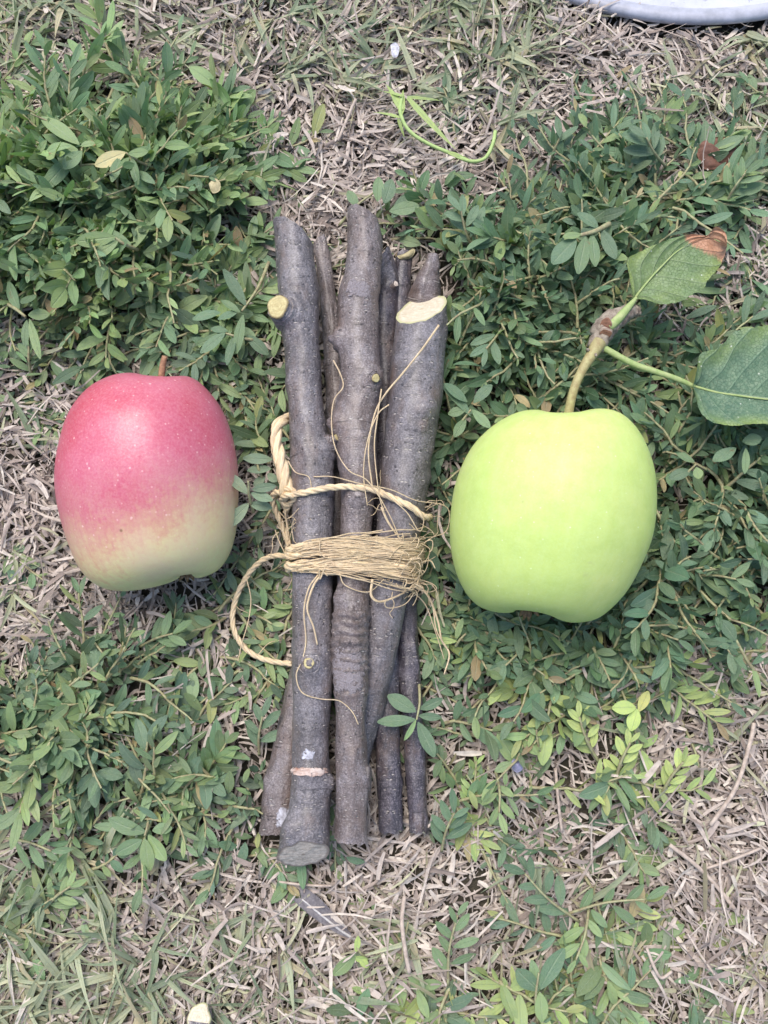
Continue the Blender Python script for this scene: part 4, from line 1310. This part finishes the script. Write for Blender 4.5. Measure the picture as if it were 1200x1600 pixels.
TONES = [(.092, .160, .090), (.105, .180, .092), (.080, .140, .090), (.13, .20, .10), (.070, .130, .080)]
def weed_mat(count):
    global _wm
    la, stm = {}, {}
    placed = 0; tries = 0
    while placed < count and tries < count * 60:
        tries += 1
        x, y = random.uniform(-MX, MX), random.uniform(-MY, MY)
        px, py = proj(x, y, 0)
        g = float(look(KW, px, py))
        if random.random() > (g / 9) ** 1.5: continue
        # clumpy
        if mnoise.noise((x * 34, y * 34, 3)) < .03 - (g - 4) * .045 and g < 8.8: continue
        placed += 1
        tl = px < 420 and py < 480
        cl = max(0, (g - 4) / 5)
        zb = float(gh(x, y)) + random.uniform(.001, .003 + .016 * cl)
        rise = random.uniform(.001, .006 + .016 * cl)
        if tl: tone = random.choice([(.12, .205, .09), (.145, .235, .10), (.10, .18, .095), (.085, .155, .085)])  # brighter upper left, darker right: regional light put into the leaf colour
        elif px > 650 and py < 1050: tone = random.choice([(.062, .125, .075), (.075, .145, .082), (.055, .115, .068), (.09, .16, .08)])
        elif px > 650 and random.random() < .3: tone = (.21, .29, .11)
        else: tone = random.choice(TONES)
        ls = (.0054 + .0088 * random.random() ** 1.1) * (1.12 if tl else 1.0)
        pts, rows = sprig_data(x, y, random.uniform(0, 6.283), random.uniform(.016, .042), rise, random.randint(8, 15), ls, tone, zb, .3 + 1.1 * cl, random.uniform(.27, .42))
        rows = [r for r in rows if leaf_ok(r)]
        key = region(px, py)
        la.setdefault(key, []).extend(rows)
        ok = ~(covers(pts[:, 0], pts[:, 1], pts[:, 2]) | near_stick(pts[:, 0], pts[:, 1], pts[:, 2], .001) | in_apple(pts[:, 0], pts[:, 1], pts[:, 2], 1.01))
        if ok.all(): stm.setdefault(key, Acc()).tube(pts, np.linspace(.0008, .0004, len(pts)), 5, np.array(tone) * 2.0 + .03)
    for key, rows in la.items():
        k = list(zip(*rows))
        V, F, uv, cc = strips(np.array(k[0]), np.array(k[1]), np.array(k[2]), k[3], k[4], np.array(k[5]), 8, 'leaf', k[6], k[7], k[8], k[9])
        root = empty('knotweed_patch', (0, 0, 0), REGION[key], 'weeds'); root['kind'] = 'stuff'
        o = mesh_obj('leaves', V, F, M['leaf'], root, cc, uv); o['kind'] = 'stuff'
        if key in stm:
            o = stm[key].build('stems', M['weedstem'], root); o['kind'] = 'stuff'
REGION = {'tl': 'thick light green knotweed clump in the upper left corner above the red apple',
          'ml': 'thin scattered knotweed round the red apple and beside the upper sticks',
          'bl': 'knotweed leaves spreading below the red apple, left of the stick feet',
          'tr': 'dense dark blue green knotweed above and right of the green apple',
          'br': 'loose knotweed sprigs in the straw below the green apple',
          'mid': 'knotweed leaves pressed round and under the bundle of sticks'}
def region(px, py):
    if px < 430: return 'tl' if py < 520 else ('ml' if py < 930 else 'bl')
    if px < 700 and 300 < py < 1350: return 'mid'
    return 'tr' if py < 1080 else 'br'
weed_mat(3250)

def sprig(label, x0, y0, z0, x1, y1, z1, leaves, tone, stemw=5, group=None):
    """hand placed sprig: stem in px from root to tip; leaves (base px,py, tip px,py, width px, [tone]) each a part"""
    p0, p1 = P(x0, y0, z0), P(x1, y1, z1)
    root = empty('weed_sprig', tuple(p0), label, 'weed', group)
    mid = P((x0 + x1) / 2 + (y1 - y0) * .05, (y0 + y1) / 2 - (x1 - x0) * .05, (z0 + z1) / 2 + .002)
    pp = smooth_path([tuple(p0), tuple(mid), tuple(p1)], 8)
    tube_obj('stem', pp, np.linspace(R(stemw, p0), R(stemw * .6, p0), len(pp)), M['weedstem'], root, 7)
    for row in leaves:
        ax, ay, bx, by, wd = row[:5]
        tn = row[5] if len(row) > 5 else tone
        # height along the stem nearest to the leaf base
        t = ((ax - x0) * (x1 - x0) + (ay - y0) * (y1 - y0)) / ((x1 - x0) ** 2 + (y1 - y0) ** 2 + 1e-6)
        t = min(1, max(0, t)); z = z0 + (z1 - z0) * t + .001
        a_ = P(ax, ay, z); b_ = P(bx, by, z + random.uniform(-.001, .003))
        d = np.array(b_ - a_); L = np.linalg.norm(d)
        c = np.array(tn) * 1.3 * random.uniform(.85, 1.15)
        V, F, uv, cc = strips([a_], [d], [(random.gauss(0, .22), random.gauss(0, .22), 1)], L, R(wd * 2, a_), [c], 12, 'leaf', random.uniform(-.05, .12), random.uniform(.03, .12), random.gauss(0, .05), random.gauss(0, .15))
        mesh_obj('leaf', V, F, M['leaf'], root, cc, uv)
    return root

def auto_leaves(x0, y0, x1, y1, n, size, wd=.36):
    out = []; L = math.hypot(x1 - x0, y1 - y0); a = math.atan2(y1 - y0, x1 - x0); s = random.choice((-1, 1))
    for k in range(n):
        t = .2 + .8 * k / (n - 1); s = -s
        an = a + s * random.uniform(.5, 1.1) * (1 - .5 * max(0, t - .7) / .3)
        l = size * random.uniform(.75, 1.15) * (1 - .25 * t)
        bx, by = x0 + (x1 - x0) * t, y0 + (y1 - y0) * t
        out.append((bx, by, bx + math.cos(an) * l, by + math.sin(an) * l, l * wd * random.uniform(.85, 1.1)))
    return out
DG, MG, BG, YG = (.075, .135, .078), (.11, .18, .088), (.16, .235, .10), (.33, .44, .14)
sprig('dark green sprig with long pointed leaves reaching over the lower right stick ends', 655, 1070, .016, 651, 1125, .022,
      [(650, 1112, 606, 1086, 24), (649, 1124, 590, 1131, 20), (650, 1124, 634, 1158, 9, (.16, .26, .11)), (653, 1128, 678, 1183, 22), (656, 1108, 692, 1094, 16), (654, 1118, 690, 1122, 13)], DG)
sprig('grey green sprig whose leaves touch the right side of the red apple', 396, 800, .030, 388, 752, .046,
      [(388, 772, 352, 740, 20, (.13, .17, .11)), (389, 786, 353, 824, 20, (.13, .18, .12)), (390, 787, 424, 793, 17), (392, 770, 425, 784, 16), (394, 765, 430, 758, 15)], (.11, .17, .11))
sprig('sprig of oval grey green leaves between the red apple and the sticks', 412, 752, .020, 400, 712, .026,
      [(426, 718, 380, 715, 17), (424, 732, 386, 734, 15), (414, 745, 396, 758, 14), (418, 740, 432, 752, 13)], (.12, .18, .12))
sprig('yellow green sprig with pale cupped leaves right of the lower stick ends', 1003, 1178, .006, 990, 1110, .018,
      [(994, 1106, 958, 1104, 22, YG), (996, 1108, 986, 1142, 22, YG), (998, 1112, 1014, 1080, 16, (.34, .36, .12)), (1004, 1168, 1030, 1150, 12, (.25, .36, .12)), (1002, 1172, 1024, 1214, 14, (.24, .34, .12)), (990, 1150, 962, 1130, 14, BG), (988, 1160, 958, 1170, 14, MG), (1000, 1185, 1022, 1232, 18, MG)], YG)
for lb_, a_ in (('yellow green bent sprig at lower right, its tip beside the pale straws', (960, 1230, 985, 1160)), ('pale yellow sprig under the dark broad leaf at lower right', (935, 1190, 905, 1120)), ('small yellow green sprig standing closest to the bare straw at lower right', (1030, 1250, 1068, 1190))):
    sprig(lb_, a_[0], a_[1], .006, a_[2], a_[3], .018, auto_leaves(*a_, 8, 38, .40), (.30, .38, .13), 6)
sprig('pale frosted sprig with a thick light stem among the weeds above the green apple', 952, 350, .030, 905, 368, .036,
      [(908, 366, 878, 370, 14, BG), (900, 372, 862, 412, 30, DG), (915, 370, 905, 425, 24, MG), (925, 365, 930, 415, 20, MG), (940, 358, 962, 405, 20, DG), (935, 356, 905, 330, 20, DG)], MG, 9)
sprig('leafy sprig at the bottom edge below the bark-ringed stick', 630, 1520, .006, 638, 1440, .012,
      [(634, 1530, 612, 1590, 22, BG), (636, 1520, 676, 1560, 20, BG), (650, 1540, 690, 1535, 18, BG), (652, 1545, 668, 1592, 16, BG)], BG)
sprig('broad leaved sprig at the bottom edge below the green apple', 840, 1600, .008, 842, 1520, .018,
      [(842, 1548, 806, 1516, 30, DG), (844, 1546, 875, 1478, 28, DG), (843, 1550, 850, 1598, 22, BG), (840, 1545, 832, 1500, 16, MG)], MG)
sprig('small sprig left of the middle straw gap at the bottom with pale tips', 575, 1500, .006, 556, 1478, .012,
      [(556, 1490, 522, 1524, 22, BG), (556, 1488, 562, 1462, 10, YG), (560, 1494, 576, 1512, 12, YG), (552, 1496, 575, 1500, 14, YG)], BG)
sprig('rosette of oval leaves below the red apple at the left edge', 72, 1130, .008, 76, 1092, .016,
      [(74, 1105, 70, 1066, 22, MG), (76, 1115, 42, 1130, 20, MG), (78, 1118, 74, 1158, 18, BG), (80, 1112, 110, 1146, 22, BG), (72, 1110, 38, 1090, 18, MG), (80, 1108, 112, 1090, 20, MG)], MG)
sprig('fan of broad leaves pointing down in the lower left weeds', 232, 1270, .010, 226, 1306, .018,
      [(228, 1300, 166, 1288, 24, MG), (232, 1304, 260, 1344, 26, BG), (226, 1310, 232, 1362, 22, BG), (222, 1312, 180, 1334, 22, MG), (238, 1298, 268, 1290, 18, MG)], MG)
sprig('dark leaved rosette left of the lower sticks', 142, 1190, .010, 146, 1214, .017,
      [(146, 1208, 118, 1240, 20, DG), (148, 1210, 146, 1262, 20, DG), (152, 1206, 192, 1212, 20, DG), (140, 1196, 112, 1160, 20, DG), (150, 1196, 138, 1150, 22, DG), (156, 1204, 168, 1226, 18, MG)], DG)
sprig('hanging leaf pair at the left edge of the picture above the red apple', 0, 470, .020, 40, 495, .028,
      [(44, 492, 76, 490, 18, BG), (42, 500, 34, 540, 12, MG), (30, 484, 8, 440, 20, MG), (46, 498, 62, 560, 14, BG)], BG, 7)
sprig('upright sprig with large grey green leaves in the top left clump', 130, 300, .022, 128, 232, .034,
      [(122, 234, 70, 232, 22, BG), (128, 236, 98, 262, 24, MG), (126, 228, 148, 222, 12, BG), (118, 240, 66, 296, 24, MG), (124, 226, 60, 180, 26, BG), (88, 232, 116, 258, 24, (.13, .21, .12))], BG)
sprig('curled leaf sprig in the middle of the top left clump', 215, 390, .022, 180, 372, .032,
      [(180, 370, 118, 378, 24, BG), (185, 376, 146, 402, 18, BG), (205, 382, 156, 356, 16, MG), (210, 388, 232, 340, 22, BG)], BG, 7)
sprig('sprig with one yellowing leaf on top of the top left clump', 240, 262, .024, 196, 238, .034,
      [(196, 238, 148, 258, 22, (.42, .38, .20)), (200, 240, 232, 238, 14, BG), (186, 246, 176, 284, 16, MG), (206, 246, 214, 290, 16, MG)], BG)
sprig('sprig of slim leaves beside the upper end of the leftmost stick', 420, 410, .012, 378, 486, .022,
      [(345, 488, 300, 494, 18, DG), (372, 486, 340, 498, 14, DG), (384, 478, 352, 420, 18, DG), (380, 492, 366, 550, 16, MG), (375, 488, 345, 470, 14, MG)], DG, 6)
sprig('pointed leaf sprig left of the round yellow stick stub', 415, 532, .014, 350, 520, .022,
      [(352, 520, 312, 550, 18, DG), (356, 518, 330, 512, 14, DG), (368, 522, 350, 570, 16, DG), (385, 524, 420, 552, 18, DG), (362, 518, 306, 540, 14, MG)], DG, 6)
sprig('sprig with long leaves just above the tip of the middle stick', 530, 352, .010, 588, 298, .018,
      [(560, 322, 540, 300, 16, MG), (600, 318, 616, 280, 22, DG), (590, 315, 592, 276, 18, MG), (612, 340, 646, 300, 22, DG), (608, 330, 655, 322, 22, MG)], DG)
sprig('grey green sprig of opposite leaves right of the thick stick', 705, 690, .018, 736, 640, .028,
      [(730, 628, 694, 600, 18, DG), (735, 650, 696, 592, 16, DG), (738, 640, 765, 668, 16, MG), (728, 655, 708, 680, 16, MG), (740, 630, 768, 600, 18, DG), (728, 640, 700, 646, 16, MG)], DG)
sprig('pair of sprigs with round leaves at the right edge below the dark apple leaf', 1060, 760, .020, 1088, 725, .030,
      [(1085, 722, 1058, 708, 14, MG), (1088, 730, 1093, 748, 16, BG), (1080, 735, 1045, 745, 18, DG), (1150, 700, 1115, 722, 20, DG), (1160, 690, 1190, 684, 20, DG), (1165, 700, 1168, 740, 12, MG)], MG)
sprig('drooping sprig with bent leaves at the right edge beside the green apple base', 1200, 1072, .010, 1150, 1000, .022,
      [(1158, 1010, 1110, 1002, 18, DG), (1150, 1002, 1128, 968, 22, DG), (1160, 1020, 1142, 1066, 14, MG), (1175, 1040, 1192, 1088, 13, BG)], MG, 7)
sprig('bright small sprig hugging the twine end right of the sticks', 712, 1010, .014, 728, 990, .018,
      [(714, 1002, 672, 1000, 12, (.30, .40, .14)), (712, 1000, 722, 966, 11, BG), (700, 1000, 690, 1040, 10, BG)], BG)
for lb, x0, y0, x1, y1, z, n, sz, tn in [
    ('low sprig of slim leaves at the right beside the curled grass straw', 905, 1440, 820, 1365, .012, 7, 48, DG),
    ('low sprig creeping towards the pale long straws at lower right', 880, 1430, 1010, 1405, .010, 7, 50, MG),
    ('bright sprig in the lower right weeds, under the curled straw', 920, 1420, 900, 1500, .012, 6, 46, BG),
    ('sprig at the left of the purple petal at lower right', 775, 1205, 780, 1270, .014, 6, 42, BG),
    ('sprig right of the purple petal at lower right', 850, 1190, 838, 1140, .014, 5, 40, BG),
    ('sprig right of the green apple halfway up', 1085, 900, 1150, 905, .026, 7, 48, MG),
    ('sprig just below the right flank of the green apple', 990, 985, 1060, 1000, .022, 7, 46, DG),
    ('sprig under the calyx of the green apple', 830, 990, 790, 1040, .018, 6, 44, DG),
    ('dark sprig left of the twig of the green apple', 800, 480, 760, 545, .028, 8, 48, DG),
    ('tall dark sprig above the thick stick at right', 745, 400, 720, 330, .028, 8, 52, DG),
    ('sprig in front of the brown dead leaf at upper right', 1040, 260, 1010, 215, .026, 7, 52, DG),
    ('sprig right of the brown dead leaf at the right edge', 1130, 330, 1165, 270, .024, 7, 50, MG),
    ('sprig standing in the straw above the green apple weeds', 860, 260, 875, 215, .020, 6, 46, DG),
    ('sprig between the red apple top and the left clump', 50, 590, 45, 540, .014, 5, 40, MG),
    ('grassy sprig under the left flank of the red apple', 130, 990, 160, 1020, .012, 6, 44, DG),
    ('sprig below the red apple at centre', 220, 1010, 270, 990, .014, 6, 46, MG),
    ('sprig inside the curl of twine at the lower left', 395, 960, 425, 975, .008, 4, 26, (.19, .25, .12)),
    ('dark sprig left of the lower end of the leftmost stick', 405, 1180, 410, 1120, .016, 6, 44, DG),
    ('sprig at the right of the lower ends of the sticks', 690, 1330, 710, 1270, .016, 7, 46, DG),
    ('sprig of pale leaves by the lower left corner grass', 70, 1420, 110, 1385, .012, 7, 42, BG),
    ('sprig at the left edge in the grass at the bottom left', 10, 1310, 80, 1330, .012, 6, 46, MG),
    ('leaf sprig at the bottom centre right of the feather', 700, 1540, 715, 1430, .012, 8, 46, MG)]:
    sprig(lb, x0, y0, z * .5, x1, y1, z + .004, auto_leaves(x0, y0, x1, y1, n, sz), tn)

# ------------------------------------------------------------------ small single things
def sheet(name, label, cat, outline, z, mat, crumple=.002, zc=.002, part_of=None):
    """leaf-like sheet from an outline (px), with relief and thickness"""
    o_ = smooth_path(list(outline) + [outline[0]], 5)[:-1]
    c = o_.mean(0); m = len(o_); V = []; nr = 6
    for side in (1, -1):
        for r_ in range(nr + 1):
            f = r_ / nr
            for k in range(m):
                q = c * (1 - f) + o_[k] * f
                h = z + zc * (1 - f * f) + crumple * mnoise.noise((q[0] * .045, q[1] * .045, z * 100))
                V.append(P(q[0], q[1], h + side * .00018 * (1 if f < 1 else .3)))
    F = []
    for s_ in (0, 1):
        b = s_ * (nr + 1) * m
        for r_ in range(nr):
            for k in range(m):
                a_ = (b + r_ * m + k, b + r_ * m + (k + 1) % m, b + (r_ + 1) * m + (k + 1) % m, b + (r_ + 1) * m + k)
                F.append(a_ if s_ else a_[::-1])
    b1, b2 = nr * m, (nr + 1) * m + nr * m
    F += [(b1 + k, b1 + (k + 1) % m, b2 + (k + 1) % m, b2 + k) for k in range(m)]
    o = mesh_obj(name, V, F, mat, part_of)
    if label: tag(o, label, cat)
    return o
sheet('dead_leaf', 'crumpled dark brown dead leaf lying in the straw at upper right', 'leaf',
      [(1086, 232), (1100, 218), (1122, 214), (1146, 216), (1150, 232), (1142, 256), (1120, 264), (1100, 264), (1092, 250)], .010, M['dead_leaf'], .004)
A_, B_ = P(918, 1062, .014), P(990, 1030, .015); dd_ = np.array(B_ - A_)
V, F, uv, cc = strips([A_], [dd_], [(.15, .1, 1)], np.linalg.norm(dd_) * 1.05, .0165, [(.085, .16, .08)], 14, 'leaf', .06, .05, .02, .1)
tag(mesh_obj('broad_leaf', V, F, M['leaf'], None, cc, uv), 'single dark broad weed leaf lying flat below the green apple', 'leaf')
sheet('dry_petal', 'pale tan scrap of dry leaf beneath the dead brown leaf', 'leaf',
      [(1090, 272), (1105, 266), (1122, 268), (1112, 277), (1096, 279)], .008, M['chip'], .001)
sheet('wood_chip', 'pale yellow curled wood chip lying above the bluish stick end', 'wood chip',
      [(620, 400), (632, 396), (646, 388), (648, 395), (640, 404), (626, 405)], .016, M['chip'], .001)
sheet('petal', 'small pale violet petal in the dark gap at lower right', 'petal',
      [(799, 1190), (805, 1183), (813, 1184), (818, 1193), (815, 1204), (806, 1207), (800, 1200)], .010, M['petal'], .0035, .0006)
sheet('white_scrap', 'tiny white scrap in the dry grass at the top of the picture', 'scrap',
      [(610, 70), (618, 66), (624, 74), (621, 88), (613, 88)], .009, M['lichen'], .0035, .0004)
sheet('yellow_leaf', 'small round yellowing leaf scrap in the top left clump', 'leaf',
      [(326, 286), (336, 278), (344, 286), (343, 298), (333, 302), (328, 294)], .030, M['chip'], .004, .0005)
# feather
fr = empty('feather', tuple(P(515, 1435, .006)), 'dark grey feather half buried in straw below the sticks', 'feather')
sh = smooth_path([tuple(P(472, 1405, .0072)), tuple(P(500, 1428, .0076)), tuple(P(530, 1452, .0068)), tuple(P(555, 1468, .0058))], 8)
tube_obj('quill', sh, np.linspace(.0003, .0006, len(sh)), M['quill'], fr, 6)
B, D, LL = [], [], []
for k in range(60):
    t = k / 59; i = t * (len(sh) - 2); ii = int(i)
    p = sh[ii] + (sh[ii + 1] - sh[ii]) * (i - ii); tg_ = sh[ii + 1] - sh[ii]; tg_ /= np.linalg.norm(tg_)
    for s_ in (1, -1):
        nx = np.array((-tg_[1], tg_[0], 0)) * s_
        B.append(p); D.append(-tg_ * .8 + nx * (.7 if s_ > 0 else .55) + np.array((0, 0, random.gauss(0, .04)))); LL.append((.0058 if s_ > 0 else .0036) * math.sin(math.pi * min(1, .18 + .82 * t) ** .8) + .0012)
V, F, uv, cc = strips(B, D, [(0, 0, 1)] * len(B), LL, .0009, [(1, 1, 1)] * len(B), 3, 'straw')
mesh_obj('vane', V, F, M['feather'], fr, None, uv)
# cut twig end at the bottom edge
tw = empty('twig_end', tuple(P(312, 1588, .0)), 'pale round cut end of a twig poking out of the grass at the bottom edge', 'twig')
pz = [P(318, 1612, .002), P(314, 1597, .008), P(312, 1588, .013)]
tube_obj('bark', [tuple(q) for q in pz], [R(36, pz[0]), R(36, pz[1]), R(36, pz[2])], M['bark_a'], tw, 16)
disc('cut_end', pz[2] + Vector((0, 0, .0003)), Vector((0, .2, 1)), R(37, pz[2]), M['wood'], tw, .0006)
# bright grass stem at the top
gs = empty('grass_stem', tuple(P(625, 180, .004)), 'bright yellow green bent grass stem lying on the straw at the top', 'grass stem')
for nm, pts, wd in [('stem', [(628, 150, .012), (626, 178, .014), (640, 205, .013), (670, 225, .012), (705, 240, .012), (735, 252, .012), (758, 247, .012), (770, 225, .012), (774, 205, .011)], 6)]:
    q = px_path([(a_, b_, c_, wd) for a_, b_, c_ in pts], 6); tube_obj(nm, q[:, :3], q[:, 3], mat_simple('bright_grass', (.40, .52, .20), (.30, .42, .14), 300), gs, 8)
for a_, b_, wd, bn in [((637, 153), (708, 236), 15, .05), ((627, 172), (608, 130), 18, .1), ((626, 178), (630, 140), 16, 0), ((624, 184), (588, 170), 9, .2), ((636, 152), (690, 155), 8, -.05), ((700, 238), (745, 256), 12, 0), ((628, 150), (597, 140), 8, .1), ((622, 186), (632, 215), 8, 0)]:
    A_, B_ = P(*a_, .014), P(*b_, .011); d = np.array(B_ - A_)
    V, F, uv, cc = strips([A_], [d], [(.1, .1, 1)], np.linalg.norm(d), R(wd * 2, A_) * .75, [(.36, .48, .17)], 12, 'blade', 0, .12, bn, .2)
    mesh_obj('blade', V, F, M['blade'], gs, cc, uv)
# long pale straws
for lb, pts, wd in [
    ('long thin pale straw lying level below the foot of the leftmost stick', [(436, 1378, .008), (480, 1383, .009), (518, 1384, .009)], 4),
    ('thick pale straw stem crossing the clippings at lower right', [(1046, 1320, .010), (1085, 1350, .011), (1120, 1385, .010), (1155, 1430, .008)], 7),
    ('pale straw stem branching right from the thick one at lower right', [(1100, 1358, .009), (1140, 1345, .009), (1190, 1325, .008)], 5),
    ('broad pale straw rising to the upper right at the right edge', [(1110, 1290, .009), (1150, 1230, .010), (1172, 1160, .009), (1178, 1130, .008)], 7),
    ('pinkish dry stem beside the upper tip of the leftmost stick at the top', [(528, 220, .010), (545, 180, .010), (556, 155, .011)], 5),
    ('pale curved straw stem below the right flank of the sticks at the bottom', [(632, 1400, .012), (628, 1440, .014), (634, 1490, .014), (640, 1520, .012)], 7),
    ('long pale straw at the left edge above the red apple shade', [(280, 425, .010), (310, 436, .011), (350, 448, .010)], 4),
    ('pale twig leading out of the dark broad leaf below the green apple', [(942, 1092, .010), (970, 1075, .012), (1002, 1058, .011)], 7),
    ('forked white straw at the bottom right beside the weeds', [(1010, 1480, .010), (1024, 1515, .011), (1034, 1528, .010), (1050, 1518, .010)], 5),
    ('brown bare stem at the lower right under the weeds', [(868, 1200, .008), (872, 1250, .009), (878, 1300, .007)], 5)]:
    q = px_path([(a_, b_, c_, wd) for a_, b_, c_ in pts], 6)
    o = tube_obj('straw_stem', q[:, :3], q[:, 3], bpy.data.materials.get('pale_straw') or mat_simple('pale_straw', (.55, .46, .38), (.34, .27, .22), 350, .7), None, 7)
    tag(o, lb, 'straw')
